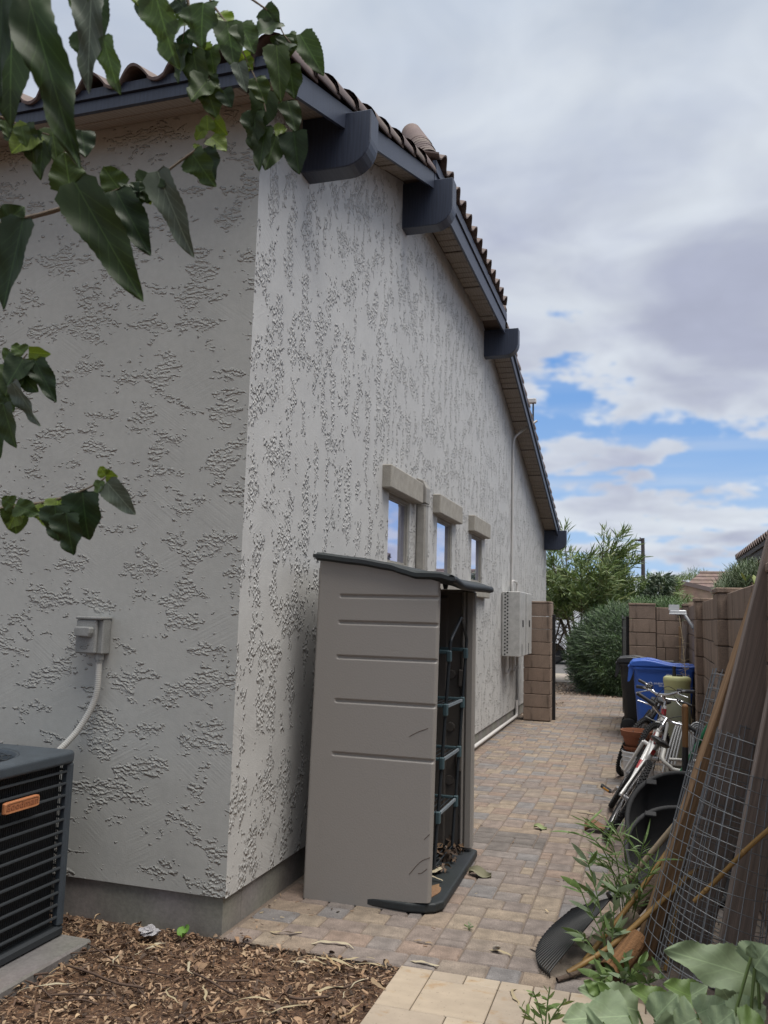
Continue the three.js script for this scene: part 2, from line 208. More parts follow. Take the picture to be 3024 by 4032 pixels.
// roof: boarded overhang, fascia, deck and tiles
const roof = new THREE.Group(); roof.name = 'roof'; house.add(roof);
const XF = 0.285;                                                                      // face of the fascia
{
  const r = rng(5);
  // soffit boards across the overhang, one by one; a blocking board now and then
  const boards = (s0, s1, yOf) => { const L = Math.hypot(s1 - s0, yOf(s1) - yOf(s0)), n = Math.round(L / 0.142), rot = Math.atan2(yOf(s1) - yOf(s0), s1 - s0); for (let i = 0; i < n; i++) { const s = lerp(s0, s1, (i + 0.5) / n); const blocked = i % 7 === 3; mesh('soffit_board', at(chamfer(XF - 0.02, 0.018, L / n - 0.014, 0.005, r(), r()), XF / 2 - 0.008, yOf(s) + 0.012 - (blocked ? 0.012 : 0), -s, rot, 0, 0), soffitMat, roof); } };
  boards(-0.26, 2.72, (s) => 4.46 + 0.3431 * s); boards(2.9, 6.4, () => 5.42); boards(6.74, 13.78, (s) => 5.44 - 0.2912 * (s - 6.45));
  // boards under the back eave
  for (let i = 0; i < 2; i++) mesh('soffit_board', at(chamfer(7.2, 0.018, 0.13, 0.003), -3.62, 4.462 - 0.05 + 0.0 - 0.045 * i, 0.07 + i * 0.137, 0.33, 0, 0), soffitMat, roof);
  // fascia: board along the rakes and the eaves, with a second strip above it
  const rake = (s0, s1, y0, y1, h, x0, x1) => prism([V(x0, y0, -s0), V(x0, y1, -s1), V(x0, y1 + h, -s1), V(x0, y0 + h, -s0)], V(x1 - x0, 0, 0));
  const near = (s) => 4.46 + 0.3431 * s, far = (s) => 5.44 - 0.2912 * (s - 6.45);
  mesh('fascia_board', rake(-0.295, 2.73, near(-0.295) - 0.1, near(2.73) - 0.1, 0.145, XF - 0.022, XF), navy, roof);
  mesh('fascia_board', rake(2.75, 6.58, 5.28, 5.28, 0.17, XF - 0.022, XF), navy, roof);
  mesh('fascia_board', rake(2.74, 6.6, 5.46, 5.46, 0.10, XF - 0.018, XF + 0.016), navy, roof);
  mesh('fascia_board', rake(6.76, 13.86, far(6.76) - 0.13, far(13.86) - 0.13, 0.12, XF - 0.022, XF), navy, roof);
  mesh('fascia_board', rake(6.76, 13.86, far(6.76) + 0.0, far(13.86) + 0.0, 0.06, XF - 0.018, XF + 0.022), navy, roof);
  mesh('fascia_board', between(-7.2, XF - 0.024, 4.335, 4.40, 0.272, 0.296), navy, roof);
  mesh('fascia_board', between(-7.2, XF - 0.024, 4.404, 4.46, 0.272, 0.312), navy, roof);
  // deck slabs
  const slab = (pts, t) => prism(pts.map((q) => V(...q)), V(0, t, 0)), X0 = -7.2, X1 = XF - 0.024, dk = 0.03;
  const deck = mat([0.16, 0.12, 0.1], 0.9);
  mesh('roof_deck', slab([[X0, near(-0.27) + dk, 0.27], [X1, near(-0.27) + dk, 0.27], [X1, near(2.74) + dk, -2.74], [-1.3, 5.99 + dk, -4.46], [X0, 5.99 + dk, -4.46]], 0.03), deck, roof);
  mesh('roof_deck', slab([[X1, 5.435 + dk, -2.742], [X1, 5.435 + dk, -6.6], [-1.3, 5.985 + dk, -4.462]], 0.03), deck, roof);
  mesh('roof_deck', slab([[X0, 5.986 + dk, -4.465], [-1.3, 5.986 + dk, -4.465], [X1, far(6.602) + dk, -6.602], [X1, far(13.84) + dk, -13.84], [X0, far(13.84) + dk, -13.84]], 0.03), deck, roof);
  // clay tiles. Pan and barrel in one piece for the eaves ...
  const top = [], low = []; for (let i = 0; i <= 14; i++) { const x = i / 14 * 0.285, y = i < 9 ? 0.075 * Math.sin(Math.PI * i / 9) : -0.018 * Math.sin(Math.PI * (i - 9) / 5); top.push([x, y]); low.push([x, y - 0.015]); }
  const sTile = extrude([...low, ...top.reverse()], 0.43, {}); const sTiles = [0, 1, 2].map((k) => planar(sTile.clone(), k * 0.37, k * 0.7));
  // ... and half barrels, wider at the foot, for rakes and hips
  const barrel = (k) => { const L = 0.42; return clean(grid((u, v) => { const inner = u > 0.5, a = inner ? (1 - u) * 2 : u * 2, th = -0.28 + a * (Math.PI + 0.56), rr = (0.118 - v * 0.022) - (inner ? 0.015 : 0); const q = V(-Math.cos(th) * rr, Math.sin(th) * rr, -v * L); q.u = a * 0.3 + k * 0.3; q.v = v * L + k * 0.21; return q; }, 25, 2)); };
  const barrels = [0, 1, 2].map(barrel);
  const pick = (a) => a[Math.floor(r() * a.length)];
  const along = (a, b, list, name, step, lift = 0.0, tilt = 0.05) => { a = V(...a); b = V(...b); const d = b.clone().sub(a), n = Math.floor(d.length() / step); d.normalize(); for (let i = 0; i <= n; i++) { const o = mesh(name, pick(list), pick(tileTones), roof), p = a.clone().addScaledVector(d, i * step); o.position.set(p.x + (r() - 0.5) * 0.008, p.y + lift, p.z); o.rotation.order = 'YXZ'; o.rotation.y = Math.atan2(-d.x, -d.z); o.rotation.x = Math.asin(d.y) + (r() - 0.5) * 0.01 - tilt; o.rotation.z = (r() - 0.5) * 0.04; } };
  along([0.205, near(-0.31) + 0.078, 0.33], [0.205, near(2.55) + 0.078, -2.55], barrels, 'rake_tile', 0.355);
  along([0.205, far(13.9) + 0.085, -13.9], [0.205, far(6.75) + 0.085, -6.75], barrels, 'rake_tile', 0.355);
  along([0.21, 5.56, -2.78], [-1.3, 6.1, -4.46], barrels, 'hip_tile', 0.30, 0.02); along([0.21, 5.56, -6.56], [-1.3, 6.1, -4.46], barrels, 'hip_tile', 0.30, 0.02);
  along([0.20, 5.56, -2.80], [0.06, 5.85, -3.02], barrels, 'hip_tile', 0.052, 0.02, 0.0); along([0.20, 5.54, -6.52], [0.10, 5.72, -6.66], barrels, 'hip_tile', 0.052, 0.02, 0.0);
  for (let c = 0; c < 2; c++) for (let i = 0; i < 14; i++) { const o = mesh('eave_tile', pick(sTiles), pick(tileTones), roof); o.position.set(0.02 - 0.275 * (i + 1) + c * 0.0, near(-0.33) + 0.11 + c * 0.125, 0.34 - c * 0.36); o.rotation.set(-0.30, Math.PI, 0, 'YXZ'); o.position.x += 0.285; }
  for (let i = 0; i < 13; i++) { const o = mesh('eave_tile', pick(sTiles), pick(tileTones), roof); o.position.set(0.335, 5.60 + (r() - 0.5) * 0.006, -2.98 - 0.283 * i); o.rotation.set(-0.29, -Math.PI / 2, 0, 'YXZ'); }
}
// ---------------------------------------------------------------- ground sheets
T.soil = tex(1024, 1.7, (u, v) => { const a = fbm(u * 10, v * 10, 5, 10, 10, 4, 0.65), b = fbm(u * 90, v * 90, 3, 90, 90, 15, 0.8), c = smooth(0.0, 0.25, fbm(u * 40, v * 160, 3, 40, 160, 31)); return [0.42 + 0.22 * a + 0.34 * b + 0.1 * c, 0.33 + 0.18 * a + 0.28 * b + 0.07 * c, 0.26 + 0.14 * a + 0.22 * b + 0.04 * c]; }, true);
T.rough = tex(512, 0.7, (u, v) => 0.5 + 0.55 * fbm(u * 24, v * 24, 5, 24, 24, 6, 0.75));
const soil = mat([0.55, 0.50, 0.46], 0.95, { map: T.soil, bumpMap: T.rough, bumpScale: 0.02 });
const sand = mat([0.27, 0.21, 0.165], 0.95, { map: T.speckle, bumpMap: T.rough, bumpScale: 0.004 });
const flat = (x0, x1, z0, z1, y) => P(new THREE.PlaneGeometry(x1 - x0, z1 - z0).rotateX(-Math.PI / 2).translate((x0 + x1) / 2, y, (z0 + z1) / 2));
structure('ground', flat(-200, 200, -320, 40, -0.03), soil);
structure('path_bedding', flat(-0.02, 2.62, -14.3, 0.03, -0.0085), sand);
// ================================================================ paving
const paverTones = [[0.400, 0.310, 0.232], [0.375, 0.305, 0.245], [0.330, 0.285, 0.258], [0.300, 0.278, 0.268], [0.385, 0.285, 0.225], [0.350, 0.278, 0.236], [0.425, 0.340, 0.255], [0.325, 0.268, 0.235]];
{
  const r = rng(11), U = 0.0765, W = 34, L = 188, used = new Uint8Array(W * L), cut = [];
  const sizes = [[3, 2, 0.36], [2, 2, 0.27], [2, 3, 0.14], [4, 2, 0.10], [3, 1, 0.08], [2, 1, 0.05]];
  const outside = (x, z) => (z < -9.55 && (x < 0.52 || x > 1.95) && z > -12.75) || (z < -12.7 && x > 1.95) || (z > -9.95 && z < -9.5 && x < 0.56);
  for (let j = 0; j < L; j++) for (let i = 0; i < W; i++) {
    if (used[j * W + i]) continue;
    const fits = (w, d) => { if (i + w > W || j + d > L) return false; for (let b = 0; b < d; b++) for (let a = 0; a < w; a++) if (used[(j + b) * W + i + a]) return false; return true; };
    let w = 0, d = 0; const ok = sizes.filter(([a, b]) => fits(a, b) && !(fits(a + 1, b) && !fits(a + 2, b) && a === 3)); let s = r() * ok.reduce((q, o) => q + o[2], 0);
    for (const o of ok) { s -= o[2]; if (s <= 0) { [w, d] = o; break; } }
    if (!w) { if (fits(2, 1)) [w, d] = [2, 1]; else if (fits(1, 2)) [w, d] = [1, 2]; else [w, d] = [1, 1]; }
    for (let b = 0; b < d; b++) for (let a = 0; a < w; a++) used[(j + b) * W + i + a] = 1;
    const x = (i + w / 2) * U + 0.005, z = 0.028 - (j + d / 2) * U; if (!outside(x, z)) cut.push([w, d, x, z]);
  }
  // the cross path beyond the gate
  for (let j = 0; j < 19; j++) for (let i = 0; i < 22; i++) cut.push([2, 1, -0.08 - (i + (j % 2) / 2) * 2 * U, -12.82 - (j + 0.5) * U]);
  const path = thing('paver_path', '', ''); delete path.userData.label; delete path.userData.category; path.userData.kind = 'structure';
  T.paver = tex(512, 0.4, (u, v) => 0.76 + 0.26 * fbm(u * 5, v * 5, 4, 5, 5, 28, 0.6) + 0.30 * fbm(u * 60, v * 60, 3, 60, 60, 12, 0.8), true);
  const shapes = {}, bumpy = { map: T.paver, bumpMap: T.grain, bumpScale: 0.002 }, tones8 = [...paverTones, [0.23, 0.20, 0.18]], mats = tones8.map((c) => mat(c, 0.88, bumpy)), rest = [];
  const shape = (w, d, k) => shapes[w + ',' + d + ',' + k] ??= chamfer(w * U - 0.006, 0.05, d * U - 0.006, 0.0075, k * 0.13 + w * 0.05, k * 0.29 + d * 0.07);
  const cam = camera.position, size = ([w, d, x, z]) => w * d * Math.abs(cam.y) / Math.pow(Math.hypot(x - cam.x, cam.y, z - cam.z), 3);
  const seen = cut.map((c) => [size(c), c]).sort((a, b) => b[0] - a[0]);
  seen.forEach(([, [w, d, x, z]], n) => {
    // stains and wear drift over the path in patches
    const drift = noise(x * 1.3 + 4, z * 0.9, 0, 0, 3), t = Math.hypot(x - 1.0, (z + 2.35) * 0.8) < 0.3 && r() < 0.6 ? 8 : Math.floor(clamp(r() * 0.999 + drift * 0.25, 0, 0.999) * paverTones.length), y = -0.025 + (r() - 0.5) * 0.004, rx = (r() - 0.5) * 0.02, rz = (r() - 0.5) * 0.02, ry = (r() - 0.5) * 0.014, k = Math.floor(r() * 3);
    if (n < 300) { const o = mesh('paver', shape(w, d, k), mats[t], path); o.position.set(x, y, z); o.rotation.set(rx, ry, rz); } else {
      const g = at(shape(w, d, k).clone(), x, y, z, rx, ry, rz), c = new Float32Array(g.attributes.position.count * 3); for (let i = 0; i < c.length; i++) c[i] = tones8[t][i % 3] * (0.92 + 0.16 * ((t * 7 + n) % 5) / 5); g.setAttribute('color', new THREE.BufferAttribute(c, 3)); rest.push(g);
    }
  });
  tag(mesh('pavers', merge(rest), mat([1, 1, 1], 0.88, { ...bumpy, vertexColors: true }), path), null, null, null, 'stuff');
}
// travertine slabs in the near corner
T.travertine = tex(512, 0.9, (u, v) => { const s = smooth(0.12, 0.4, fbm(u * 6, v * 9, 5, 6, 9, 44, 0.65)), p = smooth(0.3, 0.42, fbm(u * 60, v * 60, 2, 60, 60, 47)); const b = 0.90 + 0.10 * fbm(u * 8, v * 14, 4, 8, 14, 4) - 0.14 * p; return [b - 0.05 * s, b - 0.11 * s, b - 0.19 * s]; }, true);
{
  const t = thing('travertine_paving', '', ''); delete t.userData.label; delete t.userData.category; t.userData.kind = 'structure';
  const m = [[0.46, 0.375, 0.28], [0.42, 0.345, 0.265], [0.49, 0.405, 0.305]].map((c) => mat(c, 0.6, { map: T.travertine, bumpMap: T.grain, bumpScale: 0.001 })); let k = 0;
  const slab = (x0, x1, z0, z1) => { const o = mesh('slab', chamfer(x1 - x0 - 0.004, 0.04, z1 - z0 - 0.004, 0.003, k * 0.37, k * 0.23), m[k++ % 3], t); o.position.set((x0 + x1) / 2, -0.014, (z0 + z1) / 2); };
  const X = [0.925, 1.078, 1.232, 1.385, 1.53, 1.686, 1.84, 1.995, 2.15, 2.3];
  slab(X[0], X[1], 0.034, 0.44); for (let i = 1; i < 9; i++) slab(X[i], X[i + 1], 0.034, 0.126);
  slab(X[1], X[3], 0.126, 0.44); slab(X[3], X[4], 0.126, 0.44); slab(X[4], X[6], 0.126, 0.44); slab(X[6], X[8], 0.126, 0.44);
  for (let j = 0; j < 4; j++) for (let i = 0; i < 4; i++) { const z = 0.44 + j * 0.306, x = 0.925 + i * 0.46 + (j % 2) * 0.153; slab(x - (i ? 0 : (j % 2) * 0.153), x + 0.306, z, z + 0.306); slab(x + 0.306, x + 0.46, z, z + 0.153); slab(x + 0.306, x + 0.46, z + 0.153, z + 0.306); }
}
// mulch: shredded bark and dead leaves, too many to count
const barkTones = [[0.16, 0.095, 0.055], [0.22, 0.135, 0.08], [0.10, 0.06, 0.04], [0.27, 0.175, 0.105], [0.075, 0.05, 0.036], [0.33, 0.23, 0.15]];
function scatter(name, label, n, seed, where, geo, material, tones, s0, s1, tilt, y = -0.02) {
  const r = rng(seed), im = new THREE.InstancedMesh(geo, material, n), m = new THREE.Matrix4(), c = new THREE.Color(); im.name = numbered(name);
  for (let i = 0; i < n; i++) { const [x, z, h = 0] = where(r), s = lerp(s0, s1, Math.pow(r(), 2)); m.compose(V(x, y + h + r() * 0.012, z), new THREE.Quaternion().setFromEuler(new THREE.Euler((r() - 0.5) * tilt, r() * 6.283, (r() - 0.5) * tilt)), V(s, s * (0.6 + 0.8 * r()), s * (0.6 + 0.8 * r()))); im.setMatrixAt(i, m); const t = tones[Math.floor(r() * tones.length)], k = 0.75 + 0.5 * r(); im.setColorAt(i, c.setRGB(t[0] * k, t[1] * k, t[2] * k)); }
  im.castShadow = im.receiveShadow = true; scene.add(im); return tag(im, label, null, null, 'stuff');
}
const chip = merge([at(chamfer(1, 0.10, 0.26, 0.03), 0, 0, 0)]), crumb = clean(new THREE.TetrahedronGeometry(0.35, 0)), curl = clean(grid((u, v) => V((u - 0.5) * 1, 0.28 * Math.sin(u * 3.14) + 0.12 * Math.cos(v * 5), (v - 0.5) * 0.5 * Math.sin(0.35 + u * 2.5)), 4, 2));
const chipMat = mat([1, 1, 1], 0.9, { side: THREE.DoubleSide });
const bed = (r) => { const z = 0.02 + Math.pow(r(), 1.1) * 1.5, x = -1.7 + r() * 2.62; return [Math.min(x, z < 0.06 ? 0.9 : 0.918), z, 0.0]; };
scatter('bark_mulch', 'shredded brown bark mulch beside the house corner', 9000, 3, bed, chip, chipMat, barkTones, 0.008, 0.045, 0.9);
scatter('mulch_crumbs', 'small dark crumbs of soil and bark among the mulch', 9000, 4, bed, crumb, chipMat, barkTones, 0.006, 0.022, 3);
scatter('leaf_litter', 'curled dead leaf scraps lying over the mulch', 1500, 5, bed, curl, chipMat, [...barkTones, [0.36, 0.26, 0.16]], 0.012, 0.05, 1.4, -0.008);
scatter('path_debris', 'small bark crumbs and leaf bits scattered over the pavers', 900, 17, (r) => { const z = 0.0 - Math.pow(r(), 1.6) * 9.3, e = r(); return [e < 0.35 ? 0.02 + r() * r() * 0.5 : e < 0.75 ? 2.5 - r() * r() * 1.2 : 0.1 + r() * 2.4, z, 0.002]; }, chip, chipMat, [...barkTones, [0.45, 0.36, 0.22], [0.06, 0.05, 0.04]], 0.004, 0.028, 0.5, 0);
// long dry husk strips and twigs, each its own
const strawMats = [[0.60, 0.49, 0.30], [0.66, 0.57, 0.39], [0.44, 0.31, 0.18], [0.54, 0.38, 0.20]].map((c) => mat(c, 0.8, { side: THREE.DoubleSide, map: T.wood })), twigMat = mat([0.16, 0.10, 0.07], 0.9, { map: T.wood });
function strip(x, z, L, ang, w, bend, y = 0.0) { const k = x * 37 + z * 91; return clean(grid((u, v) => { const t = u - 0.5, wd = w * Math.pow(Math.sin(0.15 + u * 2.85), 0.6) * (1 + 0.7 * noise(u * 5, k, 0, 0, 8)), tw = 1.6 * noise(u * 2.2, k + 5, 0, 0, 9), c = (v - 0.5) * wd * Math.cos(tw); const a = ang + bend * t + 0.5 * noise(u * 3.5, k + 9, 0, 0, 7); return V(x + Math.cos(a) * t * L - Math.sin(a) * c, y + 0.009 * Math.sin(u * 3.14) + (v - 0.5) * wd * Math.sin(tw) * 0.6 + 0.006 * noise(u * 3, k + 2, 0, 0, 6), z + Math.sin(a) * t * L + Math.cos(a) * c); }, 14, 2)); }
function crumple(x, y, z) { const g = clean(new THREE.IcosahedronGeometry(0.05, 2)), p = g.attributes.position; for (let i = 0; i < p.count; i++) { const a = p.getX(i), b = p.getY(i), c = p.getZ(i), k = 0.75 + 0.9 * noise(a * 40 + 3, b * 40 + c * 31, 0, 0, 3); p.setXYZ(i, a * k * 1.2, b * k * 0.5, c * k); } g.computeVertexNormals(); return g.translate(x, y, z); }
{
  const r = rng(23);
  const big = Array.from({ length: 7 }, () => [-0.75 + r() * 1.65, 0.12 + r() * 0.75, 0.08 + r() * 0.2, r() * 3.1]).concat([[0.72, 0.07, 0.34, -0.25], [0.80, 0.10, 0.24, -0.35], [0.66, 0.13, 0.26, 0.1], [0.86, 0.05, 0.16, 0.9], [0.25, 0.62, 0.20, 1.2], [0.12, 0.70, 0.3, 0.2], [0.45, 0.60, 0.22, -0.5], [0.62, 0.62, 0.3, -0.25], [0.40, 0.74, 0.28, -0.9], [-0.22, 0.30, 0.17, -1.0], [-0.30, 0.45, 0.14, 1.4], [0.30, 0.34, 0.12, 0.1], [0.80, 0.34, 0.2, -1.0], [0.72, 0.40, 0.16, -0.8], [0.05, 0.42, 0.14, 0.8], [-0.45, 0.62, 0.26, -0.4], [-0.4, 0.8, 0.3, -0.2], [0.5, 0.2, 0.14, 0.2], [0.56, 0.16, 0.1, 0.4], [0.88, 0.52, 0.16, -1.1]]);
  for (const [x, z, L, a] of big) one('husk_strip', 'pale dry husk strip lying on the mulch', 'husk strip', strip(x, z, L * (0.5 + 0.6 * r()), a + (r() - 0.5) * 1.2, 0.007 + r() * r() * 0.02, (r() - 0.5) * (r() < 0.3 ? 1.8 : 0.5), 0.012), strawMats[Math.floor(r() * 4)], 'dry husk strips on the mulch');
  for (let i = 0; i < 16; i++) { const x = -0.6 + r() * 1.4, z = 0.15 + r() * 0.75, L = 0.15 + r() * 0.3, a = (r() - 0.5) * 1.6, q = (t, e) => V(x + Math.cos(a) * t * L + e * (r() - 0.5), 0.008 + r() * 0.012, z + Math.sin(a) * t * L + e * (r() - 0.5)); one('twig', 'thin brown twig lying on the mulch', 'twig', tube([q(-0.5, 0), q(-0.15, 0.03), q(0.2, 0.03), q(0.5, 0)], 0.003 + r() * 0.003, 5, 10), twigMat, 'twigs on the mulch'); }
  for (const [x, z, L, a] of [[0.55, -0.09, 0.22, -0.15], [0.28, -0.12, 0.17, -0.45], [1.33, -0.28, 0.12, 0.35], [1.02, -0.02, 0.14, 0.1], [1.46, 0.17, 0.18, 1.2], [1.50, -0.36, 0.11, 0.5], [0.95, -0.26, 0.10, 0.1], [1.7, -3.9, 0.22, 0.2], [1.62, -4.15, 0.2, 0.5], [1.66, -4.5, 0.24, -0.3], [1.55, -3.4, 0.25, 0.4]]) one('straw_strip', 'pale straw strip lying on the paved path', 'straw', strip(x, z, L, a, 0.012 + r() * 0.012, (r() - 0.5) * 0.8, 0.004), strawMats[Math.floor(r() * 4)], 'straw strips on the paved path');
  const leafMat = [[0.17, 0.16, 0.10], [0.20, 0.11, 0.06], [0.22, 0.26, 0.12]].map((c) => mat(c, 0.8, { side: THREE.DoubleSide }));
  const dead = (x, z, s, a, y = 0.005) => clean(grid((u, v) => { const w = Math.sin(0.1 + u * 2.95), c = (v - 0.5) * w * s * 0.6, l = (u - 0.5) * s; return V(x + Math.cos(a) * l - Math.sin(a) * c, y + s * (0.10 * Math.sin(u * 6) + 0.16 * Math.abs(v - 0.5) * 2 + 0.06 * Math.cos(v * 9)), z + Math.sin(a) * l + Math.cos(a) * c); }, 7, 4));
  one('dead_leaf', 'curled grey green leaf on the path beside the shed base', 'leaf', dead(1.01, -1.42, 0.15, 0.2), leafMat[0]);
  one('dead_leaf', 'curled brown leaf by the lower pedal of the white bicycle', 'leaf', dead(1.66, -2.85, 0.24, -0.3), leafMat[1]);
  one('dead_leaf', 'small pale green leaf in the middle of the path', 'leaf', dead(1.22, -2.75, 0.10, 0.1), leafMat[2]);
  one('dead_leaf', 'green leaf lying on the mulch at the house corner', 'leaf', dead(-0.17, 0.10, 0.10, 1.2, 0.02), mat([0.10, 0.20, 0.03], 0.6, { side: THREE.DoubleSide }));
  one('snail_shell', 'small round grey snail shell on the pavers', 'shell', merge([clean(new THREE.SphereGeometry(0.017, 12, 8).scale(1, 0.8, 1)).translate(1.305, 0.014, -0.30), tube([[1.30, 0.02, -0.29], [1.315, 0.03, -0.285], [1.325, 0.022, -0.295]], 0.006, 6)]), mat([0.30, 0.26, 0.21], 0.7));
  one('paper_scrap', 'crumpled white paper scrap on the mulch near the footing', 'paper', crumple(-0.33, 0.022, 0.14), mat([0.62, 0.60, 0.62], 0.9, { bumpMap: T.rough, bumpScale: 0.02 }));
}
// ================================================================ air conditioner
const acGrey = mat([0.085, 0.105, 0.125], 0.5, { map: T.speckle }), acDark = mat([0.022, 0.026, 0.030], 0.55), coilMat = mat([0.006, 0.006, 0.007], 0.7);
one('concrete_pad', 'flat grey concrete pad under the air conditioner', 'pad', cbox(1.0, 0.07, 1.0, 0.01, -1.03, -0.013, 0.82), mat([0.24, 0.23, 0.22], 0.9, { map: T.mottle, bumpMap: T.rough, bumpScale: 0.004 }));
import { FontLoader } from 'three/addons/loaders/FontLoader.js';
import { TextGeometry } from 'three/addons/geometries/TextGeometry.js';
const font = await new FontLoader().loadAsync('fonts/droid/droid_sans_bold.typeface.json');
const words = (s, size, depth = 0.002) => { const g = new TextGeometry(s, { font, size, depth, curveSegments: 3, bevelEnabled: false }); g.computeBoundingBox(); return clean(g); };
{
  const x1 = -0.685, x0 = -1.485, z0 = 0.33, z1 = 1.13, cx = (x0 + x1) / 2, cz = (z0 + z1) / 2, ac = thing('air_conditioner', 'dark louvred air conditioner unit with orange badge on concrete pad', 'air conditioner', [cx, 0.022, cz]), h = 0.4;
  mesh('base_pan', cbox(0.80, 0.05, 0.80, 0.012, 0, 0.025, 0), acDark, ac);
  for (const i of [-1, 1]) for (const j of [-1, 1]) mesh('corner_post', cbox(0.045, 0.77, 0.045, 0.012, i * 0.377, 0.43, j * 0.377), acGrey, ac);
  mesh('coil', box(0.70, 0.76, 0.70, 0, 0.43, 0), coilMat, ac);
  const slatGeo = cbox(0.71, 0.010, 0.016, 0.004), fins = [];
  for (let k = 0; k < 13; k++) for (let s = 0; s < 4; s++) { const o = mesh('louvre', slatGeo, acDark, ac), a = s * Math.PI / 2; o.position.set(Math.sin(a) * 0.386, 0.095 + k * 0.0565, Math.cos(a) * 0.386); o.rotation.y = a; o.rotation.order = 'YXZ'; o.rotation.x = 0.5; }
  for (let s = 0; s < 2; s++) for (let k = 0; k < 54; k++) { const t = -0.35 + k * 0.0132; fins.push(s ? box(0.003, 0.74, 0.003, t, 0.43, 0.366) : box(0.003, 0.74, 0.003, 0.366, 0.43, t)); }
  mesh('guard_wires', merge(fins), acDark, ac);
  // lid: rounded square with a round fan opening
  const sq = (a, rr) => { const pts = []; for (let q = 0; q < 4; q++) for (let k = 0; k <= 5; k++) { const t = q * Math.PI / 2 + k * Math.PI / 10, sx = [1, -1, -1, 1][q], sy = [1, 1, -1, -1][q]; pts.push([sx * (a - rr) + rr * Math.cos(t), sy * (a - rr) + rr * Math.sin(t)]); } return pts; };
  const circ = (rr) => Array.from({ length: 40 }, (_, k) => [rr * Math.cos(-k * Math.PI / 20), rr * Math.sin(-k * Math.PI / 20)]);
  mesh('top_cover', at(extrude(sq(0.408, 0.05), 0.028, { holes: [circ(0.30)], bevel: 0.016, segments: 4 }), 0, 0.825, 0, -Math.PI / 2), acGrey, ac);
  mesh('fan_shroud', lathe([[0.30, 0.84], [0.305, 0.865], [0.29, 0.862], [0.27, 0.80], [0.27, 0.74]], 40), acGrey, ac);
  const wires = []; for (let k = 0; k < 9; k++) wires.push(clean(new THREE.TorusGeometry(0.05 + k * 0.03, 0.0022, 5, 40).rotateX(Math.PI / 2).translate(0, 0.852, 0))); for (let k = 0; k < 6; k++) wires.push(bar([-0.29 * Math.cos(k * Math.PI / 6), 0.848, -0.29 * Math.sin(k * Math.PI / 6)], [0.29 * Math.cos(k * Math.PI / 6), 0.848, 0.29 * Math.sin(k * Math.PI / 6)], 0.0025, 0.0025, 5));
  mesh('fan_guard', merge(wires), acDark, ac);
  const blades = []; for (let k = 0; k < 3; k++) blades.push(at(box(0.24, 0.006, 0.11, 0.14, 0, 0), 0, 0.76, 0, 0, k * 2.094, 0.0)); blades.push(bar([0, 0.70, 0], [0, 0.79, 0], 0.05, 0.05, 16)); mesh('fan', merge(blades), acDark, ac);
  const orange = mat([0.40, 0.155, 0.065], 0.55), badge = mesh('badge', at(extrude(sq(0.5, 0.12).map(([a, b]) => [a * 0.222, b * 0.052]), 0.010, { bevel: 0.003 }), 0.400, 0.683, -0.028, 0, Math.PI / 2, 0), orange, ac);
  badge.userData.label = 'orange badge with raised maker name';
  mesh('border', at(extrude(sq(0.5, 0.12).map(([a, b]) => [a * 0.216, b * 0.046]), 0.002, { holes: [sq(0.5, 0.12).map(([a, b]) => [a * 0.204, b * 0.036]).reverse()] }), 0.4135, 0.683, -0.028, 0, Math.PI / 2, 0), mat([0.46, 0.20, 0.09], 0.5), badge);
  const w = words('Goodman', 0.026, 0.002), bb = w.boundingBox ?? (w.computeBoundingBox(), w.boundingBox); w.translate(-(bb.min.x + bb.max.x) / 2, -0.011, 0).scale(1.25, 1, 1);
  mesh('lettering', at(w, 0.413, 0.683, -0.028, 0, Math.PI / 2, 0), mat([0.27, 0.10, 0.045], 0.6), badge);
}
